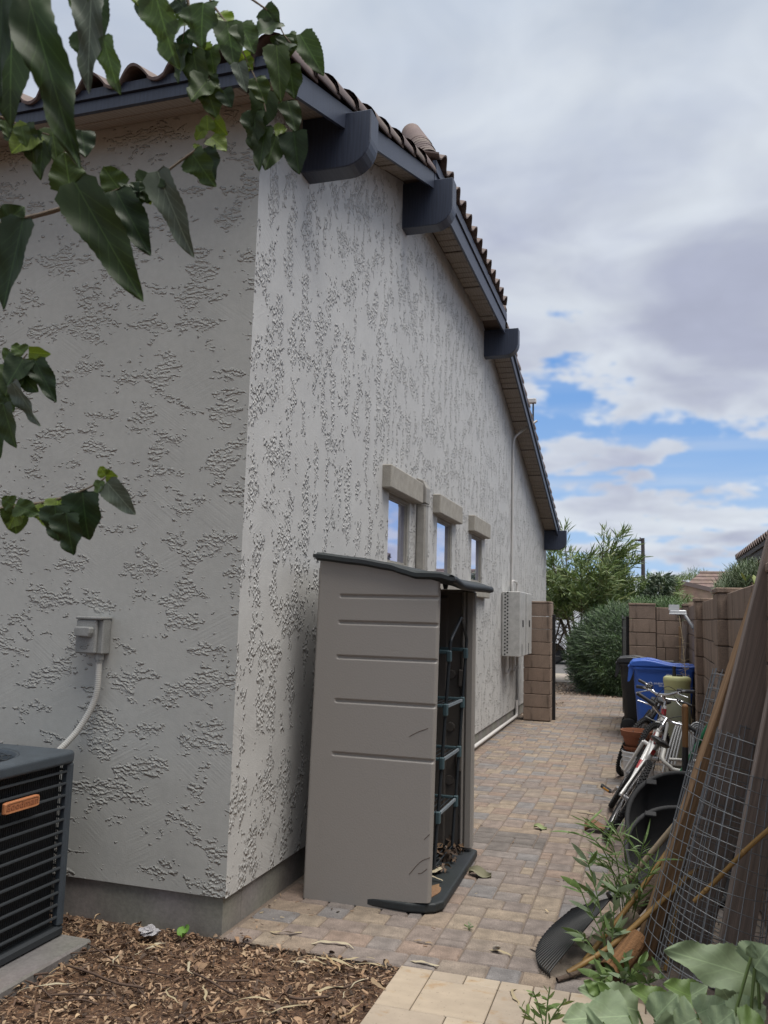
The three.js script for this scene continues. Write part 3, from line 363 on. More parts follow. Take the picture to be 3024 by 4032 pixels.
// disconnect box on the back wall with its conduit
const boxGrey = mat([0.42, 0.42, 0.40], 0.6, { map: T.speckle }), conduitMat = mat([0.44, 0.43, 0.40], 0.7);
{
  const d = thing('disconnect_box', 'small grey electrical disconnect box on the back wall', 'electrical box', [-0.845, 1.345, 0]);
  mesh('back_box', cbox(0.155, 0.185, 0.07, 0.006, 0.005, 0.0925, 0.037), boxGrey, d);
  mesh('cover', cbox(0.13, 0.18, 0.022, 0.007, -0.012, 0.092, 0.083), boxGrey, d); mesh('cap', cbox(0.165, 0.016, 0.10, 0.005, 0.003, 0.191, 0.05), boxGrey, d);
  mesh('handle', at(extrude([[-0.05, 0.02], [-0.042, 0.0], [0.042, 0.0], [0.05, 0.02], [0.05, 0.042], [0.042, 0.052], [-0.042, 0.052], [-0.05, 0.042]], 0.028, { bevel: 0.007, segments: 3 }), -0.012, 0.092, 0.094), boxGrey, d);
  mesh('emblem', merge([at(clean(new THREE.TorusGeometry(0.013, 0.0025, 5, 16).scale(1.7, 0.6, 1)), -0.018, 0.035, 0.095), bar([-0.008, 0.04, 0.095], [0.014, 0.052, 0.095], 0.0028), bar([0.002, 0.052, 0.095], [0.016, 0.05, 0.095], 0.0022)]), boxGrey, d);
  const c = thing('conduit', 'flexible ribbed conduit from disconnect box to air conditioner', 'conduit', [0, 0, 0]);
  mesh('fitting', merge([bar([-0.80, 1.315, 0.04], [-0.80, 1.347, 0.04], 0.026, 0.026, 8), bar([-0.80, 1.30, 0.04], [-0.80, 1.315, 0.04], 0.021)]), boxGrey, c);
  const curve = new THREE.CatmullRomCurve3([[-0.80, 1.31, 0.04], [-0.80, 1.16, 0.04], [-0.815, 1.08, 0.045], [-0.87, 0.94, 0.09], [-0.93, 0.82, 0.19], [-0.95, 0.70, 0.34]].map((q) => V(...q)));
  const n = 220, g = new THREE.TubeGeometry(curve, n, 0.017, 10), p = g.attributes.position, nn = g.attributes.normal; for (let i = 0; i <= n; i++) for (let j = 0; j <= 10; j++) { const k = i * 11 + j, e = 0.0015 * (i % 3 === 0 ? -1 : 0.4); p.setXYZ(k, p.getX(k) + nn.getX(k) * e, p.getY(k) + nn.getY(k) * e, p.getZ(k) + nn.getZ(k) * e); }
  g.computeVertexNormals(); mesh('hose', clean(g), conduitMat, c);
}
// cover for pipes beside the first window, conduit up to the roof, low pipe along the footing
{
  const m = mat([0.50, 0.47, 0.42], 0.55, { map: T.speckle }), d = thing('pipe_cover', 'beige vertical pipe cover beside the first window', 'pipe cover', [0.045, 0.2, -3.47]);
  mesh('channel', merge([cbox(0.09, 2.42, 0.12, 0.014, 0, 1.21, 0)]), m, d); mesh('joint', cbox(0.098, 0.03, 0.128, 0.012, 0, 2.40, 0), m, d);
  mesh('cap', at(extrude([[-0.045, 0], [0.052, 0], [0.052, 0.14], [0.02, 0.21], [-0.045, 0.235]], 0.124, { bevel: 0.008, segments: 2 }), 0, 2.42, -0.062), m, d);
  const c = thing('wall_conduit', 'thin painted conduit running up the gable wall to the roof', 'conduit', [0, 0, 0]), paint = mat([0.52, 0.50, 0.48], 0.6);
  mesh('pipe', tube([[0.02, 1.95, -9.0], [0.02, 3.0, -9.02], [0.02, 4.1, -9.03], [0.02, 4.33, -9.05], [0.06, 4.47, -9.1], [0.22, 4.62, -9.2], [0.36, 4.74, -9.28]], 0.019, 8, 60), paint, c); mesh('coupling', bar([0.02, 4.0, -9.03], [0.02, 4.1, -9.03], 0.025), paint, c);
  const low = thing('drain_pipe', 'pale pipe lying along the foot of the gable wall', 'pipe', [0, 0, 0]); mesh('pipe', bar([0.03, 0.045, -1.9], [0.03, 0.06, -9.5], 0.022), paint, low); mesh('elbow', tube([[0.03, 0.06, -9.48], [0.03, 0.09, -9.53], [0.03, 0.3, -9.54]], 0.022), paint, low);
  const a = thing('roof_bracket', 'small beige sensor box on a post at the roof edge', 'sensor', [0.22, 4.6, -9.9]); mesh('post', bar([0, 0, 0], [0, 0.60, 0], 0.014), acDark, a); mesh('head', cbox(0.20, 0.08, 0.10, 0.01, -0.05, 0.63, 0), paint, a);
}
// inverters: perforated sheet boxes
{
  const m = mat([0.74, 0.73, 0.70], 0.45, { map: T.speckle }), black = mat([0.03, 0.03, 0.032], 0.6), hole = mat([0.02, 0.02, 0.02], 0.9), pipe = mat([0.5, 0.48, 0.46], 0.6), disc = clean(new THREE.CylinderGeometry(0.0125, 0.0125, 0.004, 10).rotateX(Math.PI / 2));
  [['beige perforated inverter box nearer the camera on gable wall', -8.16, -8.72], ['second beige inverter box behind the first on gable wall', -8.86, -9.42]].forEach(([label, z0, z1]) => {
    const d = thing('inverter', label, 'inverter', [0, 1.04, z0]), w = z0 - z1;
    mesh('case', cbox(0.262, 0.93, w, 0.008, 0.145, 0.465, -w / 2), m, d); mesh('back_plate', cbox(0.014, 0.88, w - 0.04, 0.003, 0.007, 0.465, -w / 2), m, d);
    for (let c = 0; c < 2; c++) for (let k = 0; k < 18; k++) { const o = mesh('vent_hole', disc, hole, d); o.position.set(0.058 + c * 0.036, 0.03 + k * 0.0505 + c * 0.024, 0.0005); }
    mesh('display', box(0.004, 0.10, 0.13, 0.2775, 0.47, -w * 0.5), black, d); mesh('vent_slot', box(0.004, 0.17, 0.03, 0.2775, 0.09, -w * 0.35), black, d);
    mesh('pipe_loop', tube([[0.05, 0.0, -0.2], [0.05, -0.22, -0.2], [0.06, -0.245, -0.22], [0.06, -0.2, -w + 0.1], [0.06, -0.17, -w + 0.05], [0.06, 0.02, -w + 0.05]], 0.016, 8, 40), pipe, d);
  });
  const d = thing('pipe_bend', 'bent beige pipe rising above the inverter boxes', 'pipe', [0.05, 1.95, -8.95]); mesh('pipe', tube([[0, 0, 0.12], [0, 0.16, 0.11], [0.01, 0.2, 0.06], [0.02, 0.19, -0.2], [0.02, 0.16, -0.25], [0.02, 0.0, -0.26]], 0.018, 8, 40), pipe, d);
}
// ================================================================ storage shed, open towards the path
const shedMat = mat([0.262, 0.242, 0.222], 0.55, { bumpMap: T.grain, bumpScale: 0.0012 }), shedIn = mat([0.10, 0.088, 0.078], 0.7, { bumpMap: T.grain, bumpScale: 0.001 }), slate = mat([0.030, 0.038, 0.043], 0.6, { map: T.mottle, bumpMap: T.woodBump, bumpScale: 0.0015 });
{
  const shed = thing('storage_shed', 'taupe plastic storage shed with dark lid leaning beside the house wall', 'shed', [0.5, 0, -1.2]), O = (g) => g.translate(-0.5, 0, 1.2);
  const xl = (y) => 0.147 + 0.017 * y, xr = (y) => 0.886 + 0.014 * y, topY = (t) => 1.900 - 0.03 * t - 0.085 * t * t, groove = [1.696, 1.545, 1.347, 1.10, 0.804];
  const ys = []; for (let v = 0.0; v < 1.70; v += 0.05) ys.push(v); for (const gq of groove) for (let k = -7; k <= 7; k++) ys.push(gq + k * 0.003); for (let k = 0; k <= 8; k++) ys.push(1.722 + k * 0.0204); ys.sort((a, b) => a - b);
  const cols = []; for (let k = 0; k <= 4; k++) cols.push(k * 0.006); for (let k = 1; k <= 18; k++) cols.push(0.03 + k * 0.01); for (let k = 1; k <= 10; k++) cols.push(0.21 + k * 0.061); cols.push(0.822, 0.826, 0.86, 0.92, 0.975, 0.985, 0.993, 1);
  const face = (u, v) => { const t = cols[u], y0 = t > 0.824 ? 0.052 + 0.012 * (t - 0.82) / 0.18 : 0, yy = ys[v], y = yy < 0.2 ? lerp(y0, 0.2, yy / 0.2) : yy > 1.722 ? lerp(1.722, topY(t), (yy - 1.722) / 0.1632) : yy, x = lerp(xl(y), xr(y), t); let dz = 0; for (const gq of groove) { const k = 1 - smooth(0.004, 0.014, Math.abs(y - gq)); if (k > 0) dz = Math.max(dz, 0.012 * k * smooth(0.186, 0.205, t) * (1 - smooth(0.985, 0.999, t))); } const e = Math.min(t, 1 - t) * 0.74; dz += 0.016 * Math.pow(1 - clamp(e / 0.014), 2); const q = V(x, y, -0.64 - dz); q.u = x; q.v = y; return q; };
  mesh('side_panel', O(merge([grid((a, b) => face(Math.round(a * (cols.length - 1)), Math.round(b * (ys.length - 1))), cols.length - 1, ys.length - 1), prism([V(0.151, 0.004, -0.656), V(0.74, 0.004, -0.656), V(0.74, 0.06, -0.656), V(0.886, 0.07, -0.656), V(0.908, 1.755, -0.656), V(0.18, 1.878, -0.656)], V(0, 0, -0.024))])), shedMat, shed);
  mesh('side_panel', O(merge([between(0.165, 0.86, 0.05, 1.78, -1.79, -1.752), cbox(0.06, 1.70, 0.075, 0.012, 0.866, 0.92, -1.752), cbox(0.022, 1.70, 0.05, 0.008, 0.822, 0.92, -1.742)])), shedMat, shed);
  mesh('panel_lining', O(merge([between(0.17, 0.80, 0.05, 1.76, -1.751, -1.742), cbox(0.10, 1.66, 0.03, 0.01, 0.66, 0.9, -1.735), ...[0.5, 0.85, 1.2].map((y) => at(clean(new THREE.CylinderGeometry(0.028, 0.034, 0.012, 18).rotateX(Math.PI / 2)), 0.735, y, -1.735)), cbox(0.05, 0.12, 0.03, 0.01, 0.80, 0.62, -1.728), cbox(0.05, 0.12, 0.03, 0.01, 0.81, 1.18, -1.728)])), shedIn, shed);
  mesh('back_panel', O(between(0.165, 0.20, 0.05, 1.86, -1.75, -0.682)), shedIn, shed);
  // base with a rounded front lip
  const lip = [[0.16, 0.66]]; lip.push([0.76, 0.628], [0.86, 0.648], [0.91, 0.68], [0.942, 0.74], [0.93, 1.30], [0.918, 1.80], [0.86, 1.84], [0.16, 1.82]);
  mesh('floor_base', O(at(extrude(lip, 0.026, { bevel: 0.012, segments: 3 }), 0, 0.016, 0, -Math.PI / 2)), slate, shed);
  mesh('floor_tread', O(merge(Array.from({ length: 11 }, (_, k) => cbox(0.50, 0.008, 0.07, 0.003, 0.52, 0.054, -0.76 - k * 0.095)))), slate, shed);
  // wavy lid
  const X0 = 0.165, X1 = 0.985, zN = -0.60, zF = -1.83, KN = [[0.15, 1.952], [0.43, 1.922], [0.62, 1.892], [0.70, 1.868], [0.775, 1.847], [0.85, 1.846], [0.92, 1.844], [1.0, 1.822], [1.03, 1.815]], cur = (x, z) => { let k = 1; while (k < KN.length - 1 && x > KN[k][0]) k++; const y = lerp(KN[k - 1][1], KN[k][1], smooth(KN[k - 1][0], KN[k][0], x) * 0.4 + 0.6 * (x - KN[k - 1][0]) / (KN[k][0] - KN[k - 1][0])); return y - 0.026 * smooth(0.75, 0.98, x) * smooth(0.62, 0.92, -z) + 0.008 * smooth(0.75, 0.98, x) * smooth(1.1, 1.7, -z); };
  const loop = (u, v) => { const z = lerp(zN, zF, v), edge = 0.014 * (v < 0.02 || v > 0.98 ? 1 : 0); let x, y; if (u < 0.46) { x = lerp(X0, X1, u / 0.46); y = cur(x, z) - edge; } else if (u < 0.5) { const a = (u - 0.46) / 0.04 * Math.PI; x = X1 + 0.022 * Math.sin(a); y = cur(X1, z) - 0.024 + 0.024 * Math.cos(a); } else if (u < 0.96) { x = lerp(X1, X0, (u - 0.5) / 0.46); y = cur(x, z) - 0.048 + edge; } else { const a = (u - 0.96) / 0.04; x = X0 - 0.012 * Math.sin(a * Math.PI); y = cur(X0, z) - 0.048 + edge + (0.048 - 2 * edge) * a; } const q = V(x, y, z); q.u = x; q.v = z; return q; };
  const end = (z) => grid((u, v) => { const x = lerp(X0 - 0.01, X1 + 0.02, u), q = V(x, cur(Math.min(X1, x), z) - 0.013 - v * 0.022, z); q.u = x; q.v = q.y; return q; }, 30, 1);
  mesh('lid', O(merge([grid(loop, 100, 60), end(zN), end(zF)])), slate, shed);
  mesh('scuff_marks', O(merge([[[0.86, 0.98], [0.80, 0.955], [0.755, 0.93]], [[0.885, 0.30], [0.83, 0.27], [0.77, 0.20]], [[0.88, 0.42], [0.85, 0.39]], [[0.87, 0.24], [0.84, 0.215], [0.82, 0.21]]].map((q) => tube(q.map(([x, y]) => [x, y, -0.6395]), 0.0018, 4, 10)))), mat([0.09, 0.065, 0.05], 0.9), shed);
  mesh('latch', O(merge([bar([0.80, 1.80, -1.25], [0.80, 1.765, -1.25], 0.02, 0.012)])), slate, shed);
  // rack standing in the shed
  const rack = thing('shelf_rack', 'dark metal rack with three wire shelves inside the shed', 'rack', [0.7, 0.06, -1.4]), dark = mat([0.022, 0.028, 0.034], 0.45), teal = mat([0.055, 0.095, 0.11], 0.5), stripe = mat([0.26, 0.30, 0.33], 0.5), K = (g) => g.translate(-0.7, -0.06, 1.4);
  const zn = -1.17, zf = -1.66, fx = (y) => 0.775 + 0.055 * y;
  const leg = (dx) => tube([[fx(0) - dx, 0.06, zn], [fx(0.7) - dx, 0.7, zn - 0.006], [fx(1.36) - dx, 1.36, zn - 0.012], [fx(1.45) - dx, 1.45, zn - 0.02], [fx(1.56) - dx, 1.565, -1.40], [fx(1.6) - dx, 1.595, -1.44], [fx(1.56) - dx, 1.57, -1.48], [fx(1.45) - dx, 1.45, zf + 0.0], [fx(1.36) - dx, 1.36, zf - 0.005], [fx(0.7) - dx, 0.7, zf - 0.003], [fx(0) - dx, 0.06, zf]], 0.0105, 8, 80, false, 0.1);
  mesh('end_frame', K(leg(0)), dark, rack); mesh('end_frame', K(leg(0.30)), dark, rack);
  [0.10, 0.40, 0.72, 1.04].forEach((y) => { const x = fx(y), sh = new THREE.Group(); sh.name = 'shelf'; rack.add(sh); const ws = []; for (let k = 0; k <= 8; k++) ws.push(bar([x - k * 0.0375, y, zn], [x - k * 0.0375, y, zf], 0.004, 0.004, 6)); mesh('wires', K(merge(ws)), dark, sh); if (y > 0.2) { const st = []; for (let k = 0; k < 14; k++) st.push(box(0.014, 0.016, 0.018, x + 0.004, y + 0.004, zn - 0.05 - k * 0.0295)); mesh('edge_strip', K(merge(st)), stripe, sh); for (const z of [zn, zf]) mesh('connector', K(merge([cbox(0.03, 0.075, 0.034, 0.006, x, y - 0.015, z), cbox(0.30, 0.02, 0.02, 0.005, x - 0.15, y + 0.008, z)])), teal, sh); } });
  for (const z of [zn, zf]) mesh('connector', K(merge([cbox(0.03, 0.07, 0.034, 0.006, fx(1.36), 1.35, z), cbox(0.30, 0.024, 0.02, 0.005, fx(1.36) - 0.15, 1.375, z)])), teal, rack);
  scatter('dead_leaf_litter', 'dry dead leaves piled on the floor of the open shed', 130, 9, (r) => [0.45 + r() * 0.4, -1.75 + r() * 0.55, 0.06 + 0.07 * r() * r()], curl, chipMat, [[0.12, 0.08, 0.055], [0.19, 0.12, 0.07], [0.08, 0.055, 0.04]], 0.03, 0.10, 2.5, 0);
  { const sh = []; for (let k = 0; k < 18; k++) { const a = k / 18 * 6.283, q = 0.75 + 0.5 * noise(k * 0.9, 3, 0, 0, 5); sh.push([0.06 * q * Math.cos(a), 0.15 * q * Math.sin(a)]); } one('dried_mud', 'patch of dried orange mud on the front lip of the shed base', 'mud', at(extrude(sh, 0.004, { bevel: 0.0015 }), 0.845, 0.055, -0.86, -Math.PI / 2), mat([0.34, 0.20, 0.11], 0.95, { map: T.mottle, bumpMap: T.rough, bumpScale: 0.006 })); }
  one('husk_piece', 'bent pale husk lying across the shed floor edge', 'husk', strip(0.80, -1.18, 0.22, 1.9, 0.03, 0.9, 0.075), strawMats[1]); one('husk_piece', 'straight pale husk stick at the front of the shed floor', 'husk', strip(0.78, -1.05, 0.18, 0.1, 0.022, 0.2, 0.07), strawMats[1]);
}
const MULBERRY = [[1.284,2.362,3.143,1.337,2.158,3.1,0.062,0],[1.194,2.407,3.072,1.184,2.259,3.056,0.068,0],[1.29,2.335,3.191,1.283,2.197,3.175,0.031,0],[1.158,2.47,3.038,1.187,2.403,3.021,0.053,1],[1.38,2.45,3.018,1.403,2.344,2.997,0.041,1],[1.287,2.564,2.904,1.271,2.518,2.903,0.03,0],[1.267,2.485,3.006,1.257,2.341,2.991,0.034,3],[1.239,2.519,2.966,1.247,2.427,2.952,0.039,0],[1.281,2.415,2.992,1.299,2.336,2.976,0.026,1],[1.185,2.492,2.927,1.2,2.429,2.914,0.03,0],[1.345,2.575,2.834,1.336,2.507,2.828,0.08,1],[1.31,2.651,2.696,1.322,2.568,2.682,0.058,1],[1.332,2.648,2.689,1.357,2.599,2.675,0.039,1],[1.346,2.75,2.486,1.313,2.755,2.497,0.044,1],[1.357,2.77,2.485,1.402,2.688,2.46,0.057,1],[1.332,2.712,2.539,1.339,2.606,2.523,0.055,1],[1.336,2.708,2.484,1.343,2.643,2.473,0.039,1],[1.272,2.686,2.449,1.247,2.596,2.445,0.05,0],[1.246,2.643,2.451,1.24,2.558,2.442,0.043,0],[1.265,2.61,2.441,1.255,2.513,2.432,0.038,0],[1.267,2.621,2.389,1.242,2.542,2.387,0.046,0],[1.331,2.634,2.476,1.349,2.57,2.462,0.035,0],[1.342,2.572,2.464,1.352,2.486,2.451,0.048,0],[1.305,2.573,2.477,1.33,2.578,2.469,0.026,2],[1.251,2.598,2.708,1.263,2.514,2.694,0.042,1],[1.28,2.603,2.7,1.291,2.548,2.689,0.037,1],[1.232,2.6,2.714,1.228,2.536,2.708,0.023,0],[1.272,2.536,2.694,1.29,2.482,2.681,0.041,1],[1.261,2.543,2.698,1.264,2.514,2.693,0.031,0],[1.301,2.529,2.683,1.316,2.498,2.675,0.027,0],[1.328,2.579,2.681,1.342,2.526,2.67,0.023,3],[1.275,2.455,2.682,1.273,2.484,2.687,0.024,2],[1.286,2.475,2.681,1.308,2.448,2.671,0.025,2],[1.28,2.444,2.679,1.307,2.424,2.668,0.033,2],[1.268,2.459,2.685,1.253,2.439,2.687,0.02,2],[1.269,2.424,2.68,1.285,2.369,2.668,0.039,0],[1.258,2.424,2.684,1.249,2.431,2.688,0.01,2],[1.136,2.267,2.861,1.127,2.326,2.871,0.066,1],[1.175,2.256,2.9,1.269,2.079,2.847,0.077,0],[1.182,2.296,2.797,1.157,2.331,2.81,0.038,1],[1.238,2.317,2.782,1.21,2.275,2.786,0.043,0],[1.271,2.302,2.823,1.321,2.167,2.79,0.038,3],[1.267,2.278,2.821,1.277,2.307,2.821,0.024,0],[1.188,2.284,2.815,1.241,2.18,2.785,0.06,0],[1.127,2.268,2.811,1.15,2.193,2.794,0.036,0],[1.103,2.288,2.821,1.12,2.258,2.812,0.032,0],[1.06,2.384,2.847,1.054,2.309,2.84,0.031,0],[1.074,2.395,2.844,1.083,2.338,2.834,0.029,1],[1.122,2.393,2.829,1.128,2.346,2.821,0.034,0],[1.097,2.34,2.936,1.103,2.31,2.93,0.02,1],[1.071,2.349,2.945,1.076,2.323,2.94,0.015,1],[1.069,2.19,2.925,1.098,2.217,2.919,0.032,0],[1.134,2.174,2.956,1.101,2.039,2.948,0.061,0],[1.076,2.184,2.922,1.049,2.12,2.922,0.05,0],[0.954,2.048,2.732,0.931,2.064,2.741,0.023,1],[0.963,2.051,2.73,0.999,2.048,2.718,0.019,2],[0.972,2.038,2.725,1.008,1.963,2.704,0.032,0],[0.934,2.034,2.737,0.918,2.058,2.745,0.017,1],[0.942,2.019,2.732,0.975,1.98,2.717,0.036,0],[0.97,1.982,2.772,1.02,1.91,2.746,0.029,3],[0.884,2.04,2.7,0.908,1.961,2.683,0.037,0],[0.954,1.945,2.772,0.974,1.869,2.756,0.04,0],[0.902,1.978,2.74,0.914,1.858,2.721,0.033,0],[0.937,2.037,2.736,0.952,2.037,2.731,0.014,2],[1.154,1.818,2.745,1.144,1.833,2.75,0.018,2],[1.154,1.818,2.745,1.174,1.818,2.738,0.019,2],[1.117,1.789,2.753,1.121,1.709,2.741,0.075,0],[1.086,1.764,2.781,1.089,1.704,2.772,0.041,0],[1.116,1.75,2.79,1.124,1.681,2.779,0.038,0],[1.156,1.807,2.743,1.201,1.754,2.722,0.032,3],[1.146,1.81,2.746,1.141,1.785,2.745,0.018,1],[1.009,1.765,2.784,1.046,1.751,2.77,0.026,1],[1.006,1.765,2.785,0.984,1.775,2.793,0.023,1]];
const MULBERRY_TWIGS = [[[[0.913,2.208,2.871],[0.989,2.232,2.85],[1.069,2.255,2.828],[1.182,2.296,2.797],[1.238,2.315,2.782],[1.286,2.351,2.771],[1.31,2.369,2.766]],0.0075],[[[0.962,2.397,2.933],[1.028,2.383,2.91],[1.071,2.365,2.894],[1.104,2.356,2.883]],0.005],[[[1.213,2.822,2.643],[1.232,2.762,2.63],[1.259,2.721,2.616],[1.282,2.681,2.603],[1.301,2.641,2.592],[1.322,2.593,2.579],[1.332,2.552,2.571]],0.004],[[[1.222,2.855,2.56],[1.275,2.822,2.539],[1.316,2.789,2.522],[1.336,2.751,2.511],[1.352,2.732,2.503]],0.004],[[[1.208,2.718,2.737],[1.226,2.68,2.727],[1.237,2.646,2.719],[1.23,2.599,2.715]],0.003],[[[1.251,2.631,2.712],[1.262,2.597,2.705],[1.278,2.551,2.694],[1.283,2.536,2.69]],0.004],[[[0.873,1.964,2.747],[0.912,1.992,2.738],[0.936,2.018,2.734],[0.96,2.048,2.73]],0.005],[[[0.919,1.752,2.79],[0.969,1.76,2.775],[1.014,1.768,2.762],[1.056,1.777,2.749],[1.104,1.795,2.737],[1.131,1.81,2.73],[1.142,1.819,2.728]],0.0055],[[[1.053,2.522,3.079],[1.141,2.5,3.048],[1.258,2.494,3.01],[1.353,2.494,2.98],[1.42,2.489,2.958]],0.009]];
const BROAD = [[2.271,0.713,1.508,2.071,0.779,1.58,0.109,0],[2.256,0.78,1.628,2.287,0.83,1.624,0.107,0],[2.263,0.748,1.621,2.303,0.782,1.613,0.074,0],[2.259,0.696,1.51,2.291,0.662,1.495,0.074,0],[2.222,0.597,1.404,2.192,0.651,1.42,0.086,0],[2.163,0.559,1.312,2.05,0.599,1.353,0.081,1],[2.072,0.543,1.338,2.163,0.602,1.317,0.071,0],[2.074,0.487,1.225,1.961,0.538,1.267,0.084,1],[1.979,0.484,1.255,1.819,0.534,1.312,0.104,0],[1.961,0.563,1.482,1.801,0.55,1.531,0.105,0],[2.026,0.556,1.46,2.079,0.621,1.452,0.086,0],[2.025,0.639,1.683,2.06,0.598,1.666,0.091,0],[2.129,0.619,1.541,2.2,0.656,1.524,0.074,0],[2.124,0.658,1.654,2.073,0.632,1.667,0.091,0],[2.203,0.656,1.628,2.278,0.687,1.608,0.083,0],[2.212,0.692,1.736,2.272,0.69,1.716,0.079,1],[2.156,0.686,1.753,2.198,0.719,1.744,0.067,0],[1.901,0.591,1.61,1.876,0.56,1.614,0.087,0],[1.876,0.531,1.293,1.839,0.564,1.31,0.04,1],[1.914,0.507,1.278,1.876,0.56,1.297,0.04,1],[2.271,0.696,1.506,2.246,0.713,1.516,0.026,2],[2.248,0.805,1.633,2.252,0.838,1.636,0.025,0]];
// ================================================================ block walls
const blockTones = [[0.435, 0.318, 0.242], [0.405, 0.298, 0.23], [0.45, 0.332, 0.255], [0.415, 0.298, 0.225]];
T.block = tex(512, 0.8, (u, v) => 0.78 + 0.14 * fbm(u * 5, v * 3, 4, 5, 3, 38, 0.6) + 0.22 * fbm(u * 80, v * 80, 3, 80, 80, 62, 0.8) - 0.16 * smooth(0.15, 0.4, fbm(u * 14, v * 2, 3, 14, 2, 90)), true);
const blockMats = blockTones.map((c) => mat(c, 0.92, { map: T.block, bumpMap: T.rough, bumpScale: 0.004 })), mortar = mat([0.13, 0.095, 0.075], 0.95, { map: T.speckle });
const blockShapes = {}; const blockGeo = (w, h, d, k) => blockShapes[[w, h, d, k].map((q) => q.toFixed ? q.toFixed(3) : q).join()] ??= chamfer(w, h, d, 0.006, k * 0.31, k * 0.17);
const rb = rng(41);
function block(parent, x0, x1, y0, y1, z0, z1, j = 0.0035) { const k = Math.floor(rb() * 3), o = mesh('block', blockGeo(x1 - x0 - j * 2, y1 - y0 - j * 2, z1 - z0 - j * 2, k), blockMats[Math.floor(rb() * 4)], parent); o.position.set((x0 + x1) / 2 + (rb() - 0.5) * 0.003, (y0 + y1) / 2, (z0 + z1) / 2 + (rb() - 0.5) * 0.003); }
const C8 = 0.2032;
{
  const w = thing('block_wall', 'long brown block wall along the right side of the path', 'wall', [2.7, 0, -4]), B = (x0, x1, y0, y1, z0, z1) => block(w, x0 - 2.7, x1 - 2.7, y0, y1, z0 + 4, z1 + 4);
  mesh('mortar', between(-0.085, 0.085, 0, 1.815, -5.9, 6.5), mortar, w);
  const pil = [-9.42, -6.07, -3.0, 0.07, 3.14]; // near faces of the pilasters
  for (let p = 0; p < pil.length; p++) {
    for (let c = 0; c < 9; c++) B(2.527, 2.835, c * C8, (c + 1) * C8, pil[p] - 0.40, pil[p]);
    const cap = mesh('pilaster_cap', blockGeo(0.316, 0.04, 0.41, 0), blockMats[1], w); cap.position.set(2.681 - 2.7, 9 * C8 + 0.0205, pil[p] - 0.2 + 4);
    if (p + 1 < pil.length) { const a = pil[p] + 0.012, b = pil[p + 1] - 0.412; for (let c = 0; c < 9; c++) { let z = a - (c % 2 ? 0.203 : 0); while (z < b - 0.02) { const e = Math.min(z + 0.406, b); if (e - Math.max(z, a) > 0.05 && (c > 1 || p < 3)) B(2.60, 2.80, c * C8, (c + 1) * C8, Math.max(z, a), e); z += 0.406; } } }
  }
  const t = thing('return_wall', 'short brown block wall with pilaster beside the open gate', 'wall', [2.1, 0, -9.6]), R = (x0, x1, y0, y1) => block(t, x0 - 2.1, x1 - 2.1, y0, y1, -0.10, 0.10);
  mesh('mortar', between(-0.30, 0.41, 0, 1.81, -0.09, 0.09), mortar, t);
  for (let c = 0; c < 9; c++) { block(t, 1.745 - 2.1, 2.135 - 2.1, c * C8, (c + 1) * C8, -0.3, 0.135); const m = c % 2 ? 2.27 : 2.51; R(2.145, m, c * C8 - 0.02, (c + 1) * C8 - 0.02); R(m, 2.52, c * C8 - 0.02, (c + 1) * C8 - 0.02); }
  const cap = mesh('pilaster_cap', blockGeo(0.40, 0.035, 0.44, 0), blockMats[1], t); cap.position.set(-0.16, 9 * C8 + 0.018, -0.083);
  const g = thing('gate_column', 'brown block gate column standing against the gable wall', 'column', [0.345, 0, -9.75]);
  for (let c = 0; c < 9; c++) block(g, -0.215, 0.215, c * C8, (c + 1) * C8, -0.2, 0.2); mesh('column_cap', blockGeo(0.42, 0.035, 0.40, 1), blockMats[1], g).position.set(0, 9 * C8 + 0.018, 0);
}
// gate: black steel posts and a leaf that stands open outwards
{
  const black = mat([0.010, 0.010, 0.011], 0.45), p = thing('gate_post', 'slim black steel gate post on the block column', 'post', [0.585, 0, -9.78]); mesh('post', cbox(0.045, 1.66, 0.05, 0.004, 0, 0.83, 0), black, p); mesh('latch', merge([bar([0.0, 1.60, 0.0], [0.12, 1.60, -0.02], 0.006), bar([0.02, 1.0, 0.03], [0.10, 1.0, 0.02], 0.006)]), black, p);
  const g = thing('gate_leaf', 'open black metal gate leaf beside the return wall', 'gate', [1.72, 0.05, -9.74]); g.rotation.y = Math.PI / 2 + 0.09;
  mesh('hinge_post', cbox(0.05, 1.63, 0.05, 0.004, -0.01, 0.8, 0), black, g); mesh('frame', merge([cbox(1.06, 0.04, 0.035, 0.004, 0.56, 0.06, 0), cbox(1.06, 0.04, 0.035, 0.004, 0.56, 1.42, 0), cbox(1.06, 0.03, 0.035, 0.004, 0.56, 1.58, 0), cbox(0.04, 1.56, 0.036, 0.004, 0.05, 0.8, 0), cbox(0.04, 1.56, 0.036, 0.004, 1.08, 0.8, 0)]), black, g);
  for (let k = 0; k < 9; k++) mesh('slat', cbox(0.10, 1.5, 0.014, 0.003, 0.12 + k * 0.11, 0.8, 0), black, g);
  mesh('hook', tube([[1.08, 1.58, 0], [1.14, 1.6, 0.0], [1.17, 1.63, 0]], 0.012, 6), black, g);
}
